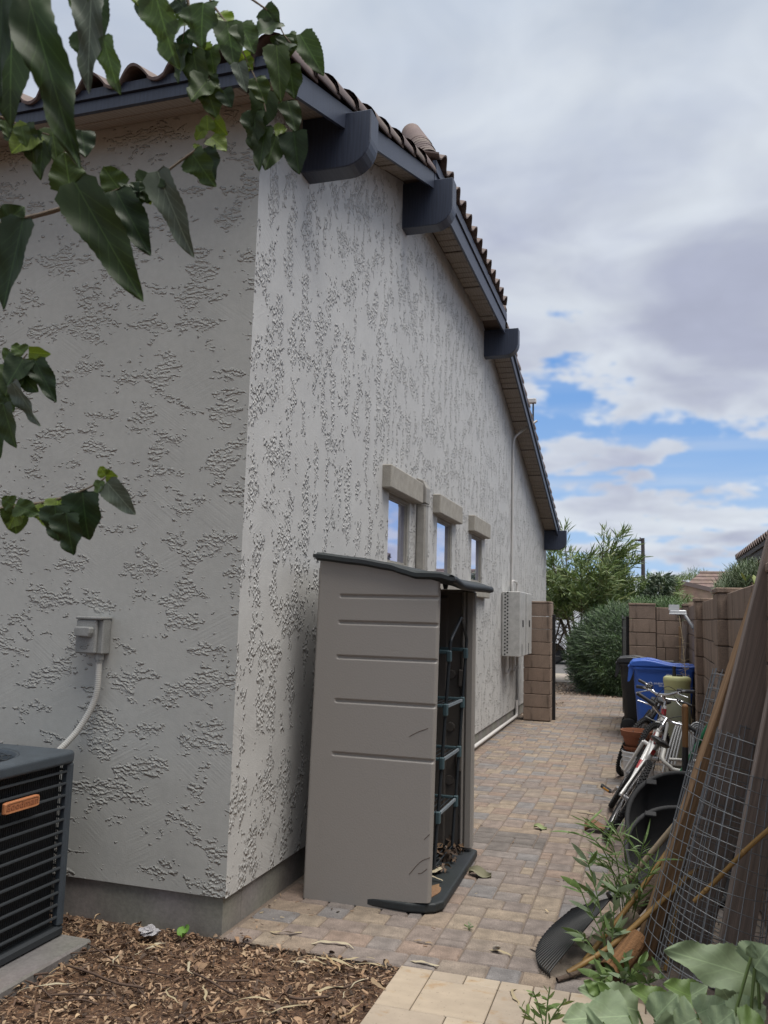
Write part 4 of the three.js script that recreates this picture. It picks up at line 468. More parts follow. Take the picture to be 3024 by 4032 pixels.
// ================================================================ bins
const plastic = (c, o = {}) => mat(c, 0.42, { bumpMap: T.grain, bumpScale: 0.0006, ...o });
function bin(name, label, pos, m, dark, extra) {
  const b = thing(name, label, 'bin', pos), ring = (x0, x1, z0, z1, y) => [V(x0, y, z0), V(x1, y, z0), V(x1, y, z1), V(x0, y, z1)];
  // rounded taper: stacked rounded rectangles
  const lev = [[0.055, 0.0], [0.05, 0.03], [0.02, 0.45], [0.012, 0.60], [0.0, 0.66], [-0.012, 0.94], [-0.03, 0.955], [-0.03, 0.985]];
  const rr = (inset, y, u) => { const a = 0.365 - inset, c = 0.31 - inset, q = 0.06, t = u * 4, k = Math.floor(t) % 4, f = t - Math.floor(t), sx = [1, -1, -1, 1][k], sz = [1, 1, -1, -1][k], half = f < 0.5, ang = k * Math.PI / 2 + Math.min(1, f * 2) * Math.PI / 2; const px = sx * (a - q) + q * Math.cos(ang), pz = sz * (c - q) + q * Math.sin(ang); if (half) return V(px, y, pz); const nx = [-1, -1, 1, 1][k] * 0, k2 = (k + 1) % 4, qx = [1, -1, -1, 1][k2] * (a - q) + q * Math.cos(k2 * Math.PI / 2), qz = [1, 1, -1, -1][k2] * (c - q) + q * Math.sin(k2 * Math.PI / 2), s = (f - 0.5) * 2; return V(lerp(px, qx, s) + nx, y, lerp(pz, qz, s)); };
  const body = grid((u, v) => { const k = Math.min(lev.length - 1, Math.round(v * (lev.length - 1))); const q = rr(lev[k][0], lev[k][1], u % 1); q.u = u * 2.6; q.v = lev[k][1]; return q; }, 64, lev.length - 1);
  mesh('body', clean(body), m, b); mesh('bottom', box(0.58, 0.02, 0.48, 0, 0.03, 0), dark, b);
  const prof = []; for (let k = 0; k <= 24; k++) { const t = k / 24, x = lerp(-0.425, 0.425, t); prof.push([x, 1.055 + 0.032 * Math.exp(-Math.pow((t - 0.22) / 0.2, 2)) - 0.03 * smooth(0.35, 0.75, t) + 0.006 * smooth(0.85, 1, t) - (k === 0 ? 0.03 : 0)]); }
  prof.push([0.435, 1.03], [0.40, 0.975], [0.385, 0.988], [-0.40, 0.988], [-0.43, 1.0]);
  const lid = mesh('lid', at(extrude(prof, 0.60, { bevel: 0.02, segments: 3 }), 0, 0, -0.30), m, b);
  mesh('ridge', merge([-0.16, 0.16].map((z) => at(extrude(prof.map(([x, y]) => [x * 0.8, y + 0.006]), 0.10, { bevel: 0.006 }), 0, 0.004, z - 0.05))), m, lid);
  mesh('handle', merge([tube([[-0.36, 0.93, -0.22], [-0.42, 0.98, -0.22], [-0.435, 0.985, -0.2], [-0.435, 0.985, 0.2], [-0.42, 0.98, 0.22], [-0.36, 0.93, 0.22]], 0.016, 8, 40), prism([V(-0.435, 0.99, 0.27), V(-0.37, 0.99, 0.27), V(-0.385, 0.90, 0.27), V(-0.425, 0.80, 0.27), V(-0.455, 0.79, 0.27)], V(0, 0, 0.03)), prism([V(-0.435, 0.99, -0.27), V(-0.37, 0.99, -0.27), V(-0.385, 0.90, -0.27), V(-0.425, 0.80, -0.27), V(-0.455, 0.79, -0.27)], V(0, 0, -0.03))]), m, b);
  for (const s of [-1, 1]) { const w = mesh('wheel', at(lathe([[0.02, -0.03], [0.10, -0.03], [0.115, -0.02], [0.115, 0.02], [0.10, 0.03], [0.02, 0.03]], 24), -0.27, 0.115, s * 0.285, Math.PI / 2), dark, b); mesh('hub', at(clean(new THREE.CylinderGeometry(0.03, 0.03, 0.07, 12)), -0.27, 0.115, s * 0.285, Math.PI / 2), m, w); }
  extra?.(b); return b;
}
const blackPlastic = plastic([0.014, 0.014, 0.015]);
bin('recycling_bin', 'blue recycling bin with white lettering by the block wall', [2.21, 0, -8.1], plastic([0.03, 0.105, 0.44]), blackPlastic, (b) => {
  const white = mat([0.62, 0.66, 0.74], 0.6), put = (s, size, x, y, z = 0.322) => { const g = words(s, size, 0.002); return at(g, x, y, z); };
  mesh('lettering', merge([put('0514', 0.03, 0.035, 0.885), put('18238', 0.03, 0.135, 0.885), put('GILBERT RECYCLES', 0.022, -0.125, 0.775), put('503-6400', 0.018, -0.06, 0.748)]), white, b);
  mesh('emblem', merge([0, 1, 2].map((k) => at(clean(new THREE.TorusGeometry(0.021, 0.0045, 4, 8, 1.5)), -0.165, 0.778, 0.324, 0, 0, k * 2.094))), white, b);
});
bin('trash_bin', 'black trash bin behind the blue recycling bin', [2.02, 0, -8.85], plastic([0.018, 0.018, 0.019]), blackPlastic);
// ================================================================ wheels, frames: bicycles
const rubber = mat([0.014, 0.014, 0.015], 0.85), chrome = mat([0.62, 0.63, 0.65], 0.22, { metalness: 1 }), steel = mat([0.34, 0.34, 0.35], 0.35, { metalness: 0.9 }), blackPart = mat([0.016, 0.016, 0.018], 0.5);
function wheelGeo(r) {
  const knobs = [], n = 64; for (let k = 0; k < n; k++) for (const [o, a] of [[0, 0], [0.014, 0.5], [-0.014, 0.5]]) { const t = (k + a) / n * 6.2832; knobs.push(at(box(0.010, 0.012, 0.012), r * Math.cos(t) * (o ? 0.988 : 1), r * Math.sin(t) * (o ? 0.988 : 1), o, 0, 0, t)); }
  const sp = []; for (let k = 0; k < 28; k++) { const t = k / 28 * 6.2832, h = (k % 2 ? 1 : -1) * 0.028, t2 = t + (k % 4 < 2 ? 0.5 : -0.5); sp.push(bar([0.02 * Math.cos(t2), 0.02 * Math.sin(t2), h], [(r - 0.045) * Math.cos(t), (r - 0.045) * Math.sin(t), 0], 0.0012, 0.0012, 4)); }
  sp.push(at(clean(new THREE.CylinderGeometry(0.02, 0.02, 0.075, 12)), 0, 0, 0, Math.PI / 2));
  return { tyre: merge([clean(new THREE.TorusGeometry(r - 0.024, 0.022, 10, 56)), ...knobs]), rim: clean(new THREE.TorusGeometry(r - 0.05, 0.010, 8, 56)), spokes: merge(sp) };
}
const W26 = wheelGeo(0.325), W20 = wheelGeo(0.25);
function bicycle(label, o) {
  const b = thing('bicycle', label, 'bicycle', o.pos); b.rotation.order = 'YXZ'; b.rotation.y = o.turn; b.rotation.x = o.lean; // x forward, z to the rider's right; lean turns about the line of travel
  const k = o.scale ?? 1, S = (x, y, z = 0) => V(x * k, y * k, z * k), R = 0.325, m = o.frame, wg = k < 0.9 ? W20 : W26, wr = k < 0.9 ? 0.25 : R;
  const rear = S(-0.42, 0), front = S(0.62, 0); rear.y = front.y = wr; const bb = S(0.0, 0.285), seatTop = S(-0.16, 0.66), headTop = S(0.43, 0.80), headLow = S(0.475, 0.66);
  const wheel = (c, parent) => { const w = new THREE.Group(); w.name = 'wheel'; w.position.copy(c); parent.add(w); mesh('tyre', wg.tyre, rubber, w); mesh('rim', wg.rim, steel, w); mesh('spokes', wg.spokes, steel, w); return w; };
  wheel(rear, b);
  mesh('frame', merge([bar(bb, seatTop, 0.017), bar(seatTop.clone().lerp(bb, 0.12), headTop.clone().lerp(headLow, 0.2), 0.017), bar(bb, headLow, 0.021), bar(headTop, headLow, 0.022), ...[-0.045, 0.045].flatMap((z) => [bar(bb.clone().add(V(0, 0, z * 0.5)), rear.clone().add(V(0, 0, z * 1.3)), 0.0095), bar(seatTop.clone().lerp(bb, 0.15).add(V(0, 0, z * 0.4)), rear.clone().add(V(0, 0, z * 1.3)), 0.009)])]), m, b);
  mesh('decal', merge([bar(bb.clone().lerp(headLow, 0.45), bb.clone().lerp(headLow, 0.62), 0.0222), bar(seatTop.clone().lerp(headTop, 0.5), seatTop.clone().lerp(headTop, 0.62), 0.0182), bar(headTop.clone().lerp(headLow, 0.2), headTop.clone().lerp(headLow, 0.75), 0.0232)]), o.decal, b);
  // everything that steers
  const st = new THREE.Group(); st.name = 'steering'; const axis = headTop.clone().sub(headLow).normalize(); st.position.copy(headLow); st.quaternion.setFromAxisAngle(axis, o.steer ?? 0); b.add(st); const q = (v) => v.clone().sub(headLow);
  wheel(q(front), st); const crown = q(headLow).addScaledVector(axis, -0.02);
  mesh('fork', merge([-0.055, 0.055].flatMap((z) => [bar(crown.clone().add(V(0, 0, z)), q(front).add(V(0, 0, z)), 0.016, 0.011)]).concat([bar(crown.clone().add(V(0, 0, -0.06)), crown.clone().add(V(0, 0, 0.06)), 0.017)])), o.fork ?? m, st);
  const stem = q(headTop).addScaledVector(axis, 0.05 * k), clampP = stem.clone().add(S(0.06, 0.06)), hb = o.bars ?? 0.30;
  mesh('handlebar', merge([bar(q(headTop), stem, 0.014), bar(stem, clampP, 0.014), tube([clampP.clone().add(V(-0.05, 0.05, -hb)), clampP.clone().add(V(-0.03, 0.045, -hb * 0.62)), clampP.clone().add(V(0, 0.005, -0.07)), clampP, clampP.clone().add(V(0, 0.005, 0.07)), clampP.clone().add(V(-0.03, 0.045, hb * 0.62)), clampP.clone().add(V(-0.05, 0.05, hb))], 0.0115, 8, 50)]), chrome, st);
  for (const s of [-1, 1]) { const e = clampP.clone().add(V(-0.05, 0.05, s * hb)), i = clampP.clone().add(V(-0.038, 0.047, s * (hb - 0.11))), l = clampP.clone().add(V(-0.03, 0.04, s * (hb - 0.14))); mesh('grip', merge([bar(i, e, 0.0165), bar(clampP.clone().add(V(-0.034, 0.045, s * (hb - 0.16))), i, 0.021)]), blackPart, st); mesh('brake_lever', merge([bar(l, l.clone().add(V(0.035, -0.012, 0)), 0.011), tube([l.clone().add(V(0.035, -0.015, 0)), l.clone().add(V(0.055, -0.03, s * 0.05)), l.clone().add(V(0.05, -0.045, s * 0.11))], 0.006, 6)]), chrome, st); mesh('cable', tube([l.clone().add(V(0.03, 0, 0)), l.clone().add(V(0.14, 0.04, -s * 0.06)), clampP.clone().add(V(0.12, -0.06, -s * 0.02)), q(headLow).add(V(0.04, 0.05, 0))], 0.003, 5, 24), blackPart, st); }
  // saddle
  const sd = seatTop.clone().add(S(-0.035, 0.13)), sg = grid((u, v) => { const t = u * 2 - 1, a = v * 6.2832, w = t < 0 ? 0.078 * Math.sqrt(Math.max(0, 1 - Math.pow(-t, 3))) : 0.078 * Math.pow(Math.max(0, 1 - t), 0.55) * 0.62 + 0.024 * Math.sqrt(Math.max(0, 1 - t * t)), h = 0.026 * Math.sqrt(Math.max(0.0, 1 - t * t)); return V(t * 0.135, 0.018 * Math.max(0, -t) + h * Math.sin(a) * (Math.sin(a) > 0 ? 0.8 : 1.2), w * Math.cos(a)); }, 20, 16);
  mesh('saddle', clean(sg).translate(sd.x, sd.y, sd.z), blackPart, b); mesh('seat_post', merge([bar(seatTop, sd.clone().add(V(0.01, -0.03, 0)), 0.0135), bar(sd.clone().add(V(-0.08, -0.03, 0.02)), sd.clone().add(V(0.09, -0.02, 0.012)), 0.0035), bar(sd.clone().add(V(-0.08, -0.03, -0.02)), sd.clone().add(V(0.09, -0.02, -0.012)), 0.0035)]), steel, b);
  if (o.reflector) mesh('reflector', at(cbox(0.014, 0.04, 0.03, 0.004), seatTop.x - 0.03, seatTop.y + 0.03, 0), mat([0.30, 0.02, 0.015], 0.3), b);
  mesh('chainring', merge([at(clean(new THREE.TorusGeometry(0.085 * k, 0.004, 6, 36)), bb.x, bb.y, 0.05), at(clean(new THREE.TorusGeometry(0.055 * k, 0.004, 6, 36)), bb.x, bb.y, 0.045), bar([bb.x - 0.075 * k, bb.y, 0.05], [bb.x + 0.075 * k, bb.y, 0.05], 0.005), bar([bb.x, bb.y - 0.075 * k, 0.05], [bb.x, bb.y + 0.075 * k, 0.05], 0.005), at(clean(new THREE.TorusGeometry(0.035, 0.012, 6, 20)), rear.x, rear.y, 0.045)]), steel, b);
  const chain = []; for (const [y0, y1] of [[0.083 * k, 0.034], [-0.083 * k, -0.034]]) chain.push(bar([bb.x, bb.y + y0, 0.05], [rear.x, rear.y + y1, 0.045], 0.0035, 0.0035, 5)); mesh('chain', merge(chain), blackPart, b);
  const ca = o.crank ?? 0.4, cx = Math.cos(ca) * 0.17 * k, cy = Math.sin(ca) * 0.17 * k;
  for (const s of [-1, 1]) { const z = s * 0.075, e = V(bb.x + s * cx, bb.y + s * cy, z); mesh('crank', merge([bar([bb.x, bb.y, z], e, 0.010, 0.008)]), steel, b); const pd = mesh('pedal', merge([bar(e, e.clone().add(V(0, 0, s * 0.10)), 0.006), ...[-0.032, 0.032].map((d) => cbox(0.014, 0.022, 0.088, 0.004, e.x + d, e.y, e.z + s * 0.058)), ...[0.016, 0.058, 0.10].map((d) => cbox(0.075, 0.018, 0.008, 0.002, e.x, e.y, e.z + s * d))]), blackPart, b); if (o.amber) mesh('pedal_reflector', merge([cbox(0.004, 0.014, 0.05, 0.001, e.x - 0.041, e.y, e.z + s * 0.058)]), mat([0.5, 0.22, 0.02], 0.3), pd); }
  return b;
}
const whitePaint = phys([0.66, 0.65, 0.63], 0.3, { clearcoat: 0.6 }), redPaint = mat([0.30, 0.03, 0.035], 0.35);
// the first one heads away from us, leaning on the things by the wall
const TILT = 0.53;
bicycle('white bicycle with black saddle and chrome handlebar, nearest the camera', { pos: [1.70, 0.012, -3.10], turn: Math.PI / 2, lean: TILT, frame: whitePaint, decal: redPaint, reflector: true, amber: true, crank: 2.6, steer: -0.05 });
bicycle('white bicycle with red stripe on its head tube, facing the camera', { pos: [2.03, 0.012, -5.02], turn: -Math.PI / 2, lean: -0.17, frame: whitePaint, decal: redPaint, steer: -0.5, fork: mat([0.42, 0.42, 0.41], 0.35), crank: -0.5, bars: 0.29 });
bicycle('dark bicycle behind the white bucket with black grips', { pos: [1.72, 0.012, -5.95], turn: -Math.PI / 2, lean: -0.52, frame: mat([0.02, 0.02, 0.022], 0.4), decal: mat([0.04, 0.04, 0.045], 0.4), steer: -0.35, crank: 2.9, bars: 0.30 });
// ================================================================ the clutter along the wall
const terracotta = mat([0.335, 0.125, 0.062], 0.85, { map: T.mottle, bumpMap: T.grain, bumpScale: 0.0012 });
function pot(label, x, y, z, r, h) { const p = thing('flower_pot', label, 'pot', [x, y, z]); mesh('body', lathe([[0.02, 0.0], [r * 0.66, 0], [r * 0.9, h * 0.68], [r * 0.88, h * 0.70], [r * 0.82, h * 0.7], [r * 0.6, 0.02], [0.02, 0.02]], 32), terracotta, p); mesh('rim', lathe([[r * 0.86, h * 0.66], [r * 0.95, h * 0.66], [r, h * 0.97], [r * 0.99, h], [r * 0.92, h], [r * 0.86, h * 0.66]], 32), terracotta, p); }
{
  const b = thing('bucket', 'white plastic bucket under the terracotta pots', 'bucket', [1.915, 0.002, -4.93]), white = mat([0.58, 0.59, 0.61], 0.4); mesh('body', lathe([[0, 0.0], [0.125, 0.0], [0.13, 0.01], [0.148, 0.22], [0.155, 0.22], [0.155, 0.235], [0.149, 0.235], [0.151, 0.30], [0.158, 0.30], [0.158, 0.318], [0.146, 0.318], [0.128, 0.02], [0, 0.015]], 36), white, b); mesh('rib', lathe([[0.150, 0.262], [0.158, 0.262], [0.158, 0.272], [0.150, 0.272]], 36), white, b);
  mesh('wire_handle', tube([[-0.155, 0.24, 0.02], [-0.165, 0.17, 0.09], [-0.09, 0.12, 0.165], [0.05, 0.115, 0.17], [0.15, 0.2, 0.08]], 0.003, 5, 30), steel, b);
  pot('lower terracotta pot sunk into the white bucket', 1.915, 0.265, -4.93, 0.142, 0.10); pot('upper terracotta pot with wide rim, stacked on top', 1.915, 0.345, -4.93, 0.168, 0.175);
}
// spade with a wooden end, green pole
{
  const s = thing('spade', 'upright spade with wooden grip and black shaft', 'spade', [2.262, 0, -2.47]); mesh('grip', merge([bar([0, 0.72, 0], [0.004, 1.00, 0], 0.021, 0.023, 14), at(clean(new THREE.SphereGeometry(0.023, 14, 8)), 0.004, 1.0, 0)]), mat([0.33, 0.165, 0.06], 0.6, { map: T.wood }), s); mesh('shaft', bar([-0.008, 0.2, 0], [0, 0.725, 0], 0.0225, 0.0225, 12), blackPart, s); mesh('blade', at(cbox(0.17, 0.26, 0.006, 0.002), -0.01, 0.13, 0, 0.06), steel, s);
  const g = thing('green_pole', 'green plastic pole leaning on the block wall', 'pole', [1.955, 0, -2.62]); mesh('pole', bar([0, 0.01, 0], [0.60, 1.085, -0.03], 0.0165, 0.0165, 12), mat([0.012, 0.15, 0.062], 0.4), g); mesh('end_cap', bar([0.60, 1.085, -0.03], [0.612, 1.107, -0.0305], 0.018), blackPart, g);
  const d = thing('plant_tank', 'tall grey green drum with yellow green lid and black pump', 'drum', [2.345, 0, -6.72]); mesh('body', lathe([[0, 0], [0.135, 0], [0.15, 0.04], [0.150, 0.45], [0.145, 0.86], [0, 0.86]], 28), mat([0.26, 0.27, 0.19], 0.5), d); mesh('lid', lathe([[0.0, 0.955], [0.13, 0.955], [0.155, 0.94], [0.158, 0.90], [0.148, 0.84], [0.148, 0.8]], 28), mat([0.46, 0.46, 0.22], 0.45), d); mesh('pump', merge([bar([-0.03, 0.95, 0], [-0.03, 1.04, 0], 0.026, 0.018), bar([-0.03, 1.04, 0], [-0.03, 1.07, 0], 0.022, 0.022), bar([0.03, 0.95, 0], [0.03, 0.975, 0], 0.04, 0.03)]), blackPart, d);
  const f = thing('fuel_can', 'small red plastic can behind the bicycles', 'can', [1.99, 0, -6.35]); mesh('body', cbox(0.17, 0.36, 0.24, 0.03, 0, 0.18, 0), plastic([0.36, 0.022, 0.02]), f); mesh('handle', tube([[0, 0.35, 0.08], [0, 0.41, 0.06], [0, 0.42, -0.04], [0, 0.36, -0.08]], 0.017), plastic([0.36, 0.022, 0.02]), f); mesh('cap', bar([0, 0.35, 0.1], [0, 0.42, 0.12], 0.025), blackPart, f);
  const bl = thing('yellow_ball', 'yellow green ball wedged behind the bicycles', 'ball', [2.02, 0.362, -6.66]); bl.position.set(2.0, 0.12, -6.66); mesh('ball', clean(new THREE.SphereGeometry(0.12, 24, 16)), mat([0.46, 0.48, 0.06], 0.5), bl); mesh('seam', clean(new THREE.TorusGeometry(0.119, 0.003, 5, 40)), mat([0.3, 0.32, 0.05], 0.6), bl);
  // folded chair of grey tubes
  const al = mat([0.36, 0.36, 0.36], 0.38, { metalness: 0.55 }), ch = thing('folded_chair', 'folded chair of bent grey metal tubes against the wall', 'chair', [2.3, 0, -4.15]);
  for (let k = 0; k < 4; k++) mesh('back_tube', tube([[-0.235 + k * 0.03, 0.02, 0.34], [-0.16 + k * 0.028, 0.33, 0.18], [-0.06 + k * 0.022, 0.64, 0.0], [-0.02 + k * 0.018, 0.695 - k * 0.006, -0.04], [0.01 + k * 0.012, 0.68 - k * 0.012, -0.05], [0.02 + k * 0.01, 0.5, 0.02]], 0.0105, 8, 40), al, ch);
  for (let k = 0; k < 3; k++) mesh('leg_tube', tube([[0.06 + k * 0.016, 0.25, 0.1], [0.06 + k * 0.018, 0.60 - k * 0.012, -0.06], [0.09 + k * 0.012, 0.675 - k * 0.014, -0.1], [0.14, 0.70 - k * 0.016, -0.11], [0.20 - k * 0.014, 0.66 - k * 0.014, -0.1], [0.215 - k * 0.018, 0.56, -0.08], [0.17 - k * 0.018, 0.02, 0.12]], 0.0105, 8, 44), al, ch);
  mesh('crossbar', bar([-0.2, 0.16, 0.27], [0.18, 0.2, 0.08], 0.009), al, ch);
  // garden cart
  const ct = thing('garden_cart', 'grey garden cart with bent white rail and orange brackets', 'cart', [2.33, 0, -3.62]), tubM = mat([0.17, 0.155, 0.14], 0.8, { map: T.mottle }), rail = mat([0.52, 0.51, 0.48], 0.45), org = mat([0.38, 0.075, 0.025], 0.5);
  mesh('tray', merge([cbox(0.40, 0.24, 0.03, 0.008, 0.02, 0.26, 0.16), cbox(0.40, 0.24, 0.03, 0.008, 0.02, 0.26, -0.26), cbox(0.03, 0.24, 0.42, 0.008, -0.17, 0.26, -0.05), cbox(0.03, 0.24, 0.42, 0.008, 0.20, 0.26, -0.05), cbox(0.38, 0.03, 0.42, 0.008, 0.02, 0.15, -0.05)]), tubM, ct); mesh('soil', cbox(0.34, 0.06, 0.38, 0.02, 0.02, 0.30, -0.05), soil, ct);
  mesh('rail', tube([[-0.19, 0.55, 0.10], [-0.205, 0.48, 0.19], [-0.15, 0.43, 0.20], [-0.09, 0.405, 0.20], [0.22, 0.39, 0.20]], 0.0165, 10, 40), rail, ct); mesh('rail', bar([-0.15, 0.44, -0.12], [0.22, 0.44, -0.14], 0.014), rail, ct);
  mesh('bracket', merge([cbox(0.05, 0.20, 0.02, 0.005, -0.19, 0.28, 0.19), cbox(0.02, 0.18, 0.06, 0.005, -0.215, 0.27, 0.19)]), org, ct); for (const z of [-0.2, 0.1]) for (const x of [-0.13, 0.16]) mesh('wheel', at(lathe([[0.01, -0.03], [0.055, -0.03], [0.07, -0.015], [0.07, 0.015], [0.055, 0.03], [0.01, 0.03]], 20), x, 0.072, z, Math.PI / 2), rubber, ct);
}
// black round tubs tipped towards us
const tubMat = mat([0.014, 0.0145, 0.016], 0.7, { bumpMap: T.grain, bumpScale: 0.001 });
function tub(label, x, y, z, r, tilt, roll) { const t = thing('round_tub', label, 'tub', [x, y, z]); t.rotation.set(tilt, 0, roll); mesh('basin', lathe([[0, -0.20], [r * 0.72, -0.20], [r * 0.80, -0.18], [r * 0.95, -0.02], [r * 0.955, 0.0], [r * 0.93, 0.0], [r * 0.77, -0.165], [0, -0.175]], 56), tubMat, t); mesh('rim', lathe([[r * 0.93, -0.004], [r * 0.935, 0.014], [r, 0.016], [r * 1.015, 0.004], [r * 1.01, -0.03], [r * 0.99, -0.03], [r * 0.985, -0.006]], 56), tubMat, t); mesh('tab', cbox(0.07, 0.02, 0.035, 0.004, -r * 0.55, 0.02, -r * 0.72), tubMat, t); }
tub('large black round tub leaning behind the other tub', 2.235, 0.285, -2.05, 0.37, 0.95, 0.0);
tub('black round tub leaning in front beside the planks', 2.21, 0.215, -1.58, 0.34, 0.72, -0.05);
// rake, canes, logs
{
  const r = thing('leaf_rake', 'black plastic leaf rake with pale wooden handle', 'rake', [1.6, 0, -0.3]), K = (g) => g.translate(-1.6, 0, 0.3), bk = mat([0.012, 0.0125, 0.013], 0.45);
  const neck = V(1.83, 0.225, -0.575), jn = V(1.905, 0.285, -0.64);
  const tipAt = (t) => { const q = new THREE.CatmullRomCurve3([V(1.635, 0.10, -0.66), V(1.545, 0.045, -0.52), V(1.505, 0.02, -0.34), V(1.525, 0.012, -0.18), V(1.585, 0.012, -0.08)]).getPoint(t); return q; };
  for (let k = 0; k < 26; k++) { const e = tipAt(k / 25), m = neck.clone().lerp(e, 0.82).add(V(0, 0.02, 0)), b = e.clone().add(e.clone().sub(neck).setY(0).normalize().multiplyScalar(0.015)).add(V(0, 0.012, 0)); mesh('tine', K(tube([neck, m, b, e.clone().add(V(0, -0.006, 0))], 0.0045, 5, 14)), bk, r); }
  const web = grid((u, v) => neck.clone().lerp(tipAt(u), 0.12 + v * 0.50).add(V(0, 0.018 * v, 0)), 25, 6); mesh('fan', K(clean(web)), mat([0.009, 0.0095, 0.010], 0.6, { side: THREE.DoubleSide }), r);
  mesh('socket', K(bar(neck, jn, 0.032, 0.02, 12)), bk, r); mesh('handle', K(bar(jn.clone().lerp(neck, 0.3), V(2.56, 1.135, -0.64), 0.0145, 0.0145, 12)), mat([0.46, 0.36, 0.24], 0.7, { map: T.wood }), r);
  const cane = mat([0.46, 0.27, 0.085], 0.55, { map: T.wood }), barkM = mat([0.15, 0.11, 0.085], 0.95, { map: T.mottle, bumpMap: T.rough, bumpScale: 0.02 }), bare = mat([0.34, 0.27, 0.2], 0.9, { map: T.wood, bumpMap: T.woodBump, bumpScale: 0.004 });
  const stick = (name, label, cat, pts, rad, m) => { const s = thing(name, label, cat, pts[0]); const q = pts.map((p) => [p[0] - pts[0][0], p[1] - pts[0][1], p[2] - pts[0][2]]); mesh('stem', tube(q, rad, 8, 24), m, s); if (rad < 0.02) mesh('knots', merge([0.2, 0.4, 0.6, 0.8].map((t) => { const c = new THREE.CatmullRomCurve3(q.map((e) => V(...e))).getPoint(t); return clean(new THREE.SphereGeometry(rad * 1.18, 8, 6)).translate(c.x, c.y, c.z); })), m, s); };
  stick('bamboo_cane', 'yellow bamboo cane rising behind the rake', 'cane', [[1.72, 0.02, -0.28], [1.92, 0.25, -0.42], [2.2, 0.62, -0.6], [2.56, 1.12, -0.78]], 0.012, cane);
  stick('bamboo_cane', 'bamboo cane leaning inside the wire cage', 'cane', [[2.08, 0.01, -0.34], [2.2, 0.5, -0.5], [2.38, 1.0, -0.66], [2.57, 1.45, -0.8]], 0.010, cane);
  stick('bamboo_cane', 'bamboo cane crossing the wire cage on the right', 'cane', [[2.20, 0.40, -0.10], [2.28, 0.50, -0.06], [2.42, 0.70, 0.06], [2.58, 0.90, 0.2]], 0.010, cane);
  stick('bamboo_cane', 'lower bamboo cane lying towards the rake', 'cane', [[1.66, 0.02, -0.12], [1.86, 0.13, -0.25], [2.1, 0.34, -0.36], [2.4, 0.62, -0.5]], 0.013, cane);
  stick('branch_log', 'thick barked branch lying beside the rake', 'branch', [[1.76, 0.05, -0.42], [1.88, 0.12, -0.56], [2.05, 0.28, -0.72], [2.3, 0.55, -0.9]], 0.036, barkM);
  stick('branch_log', 'bare peeled branch at the foot of the planks', 'branch', [[1.74, 0.045, -0.38], [1.84, 0.09, -0.46], [1.95, 0.16, -0.55]], 0.045, bare);
  stick('branch_log', 'short orange brown log among the weeds', 'branch', [[1.84, 0.05, -0.12], [1.90, 0.09, -0.2], [1.96, 0.15, -0.3]], 0.05, mat([0.36, 0.18, 0.075], 0.9, { map: T.wood, bumpMap: T.rough, bumpScale: 0.012 }));
  stick('branch_log', 'thin dark stick lying at the rake tip', 'branch', [[1.62, 0.012, -0.05], [1.74, 0.03, -0.16], [1.88, 0.07, -0.2]], 0.011, barkM);
}
// timber leaning on the wall
{
  const woodA = mat([0.50, 0.31, 0.17], 0.75, { map: T.wood, bumpMap: T.woodBump, bumpScale: 0.002 }), woodB = mat([0.47, 0.385, 0.335], 0.9, { map: T.wood, bumpMap: T.woodBump, bumpScale: 0.003 }), woodC = mat([0.38, 0.25, 0.16], 0.85, { map: T.wood, bumpMap: T.woodBump, bumpScale: 0.002 });
  one('timber_stud', 'warm brown timber stud leaning on the wall left of the wide plank', 'timber', plank([1.965, 0.0, -0.40], [2.56, 1.83, -0.30], 0.09, 0.04, 0.55), woodA);
  one('timber_stud', 'second brown stud leaning tight behind the warm brown one', 'timber', plank([2.02, 0.0, -0.52], [2.575, 1.80, -0.38], 0.09, 0.04, 0.4), woodC);
  one('wide_plank', 'wide weathered grey brown plank leaning on the wall', 'plank', plank([2.16, 0.0, -0.52], [2.645, 2.02, -0.16], 0.21, 0.03, 0.35), woodB);
  one('wide_plank', 'narrow dark plank leaning right of the wide plank', 'plank', plank([2.33, 0.0, -0.25], [2.6, 1.5, 0.05], 0.14, 0.03, 0.3), woodB);
  one('iron_bar', 'thin dark iron bar leaning beside the timber stud', 'bar', bar([1.955, 0.0, -0.46], [2.585, 1.76, -0.46], 0.007), mat([0.03, 0.03, 0.032], 0.6));
  one('timber_stake', 'orange brown wooden stake standing in the wall corner', 'stake', cbox(0.035, 1.53, 0.03, 0.003, 2.478, 0.765, -9.40), woodA);
  one('timber_stake', 'dark weathered board leaning in the wall corner', 'stake', plank([2.46, 0, -9.28], [2.55, 1.6, -9.44], 0.07, 0.025), woodB);
}
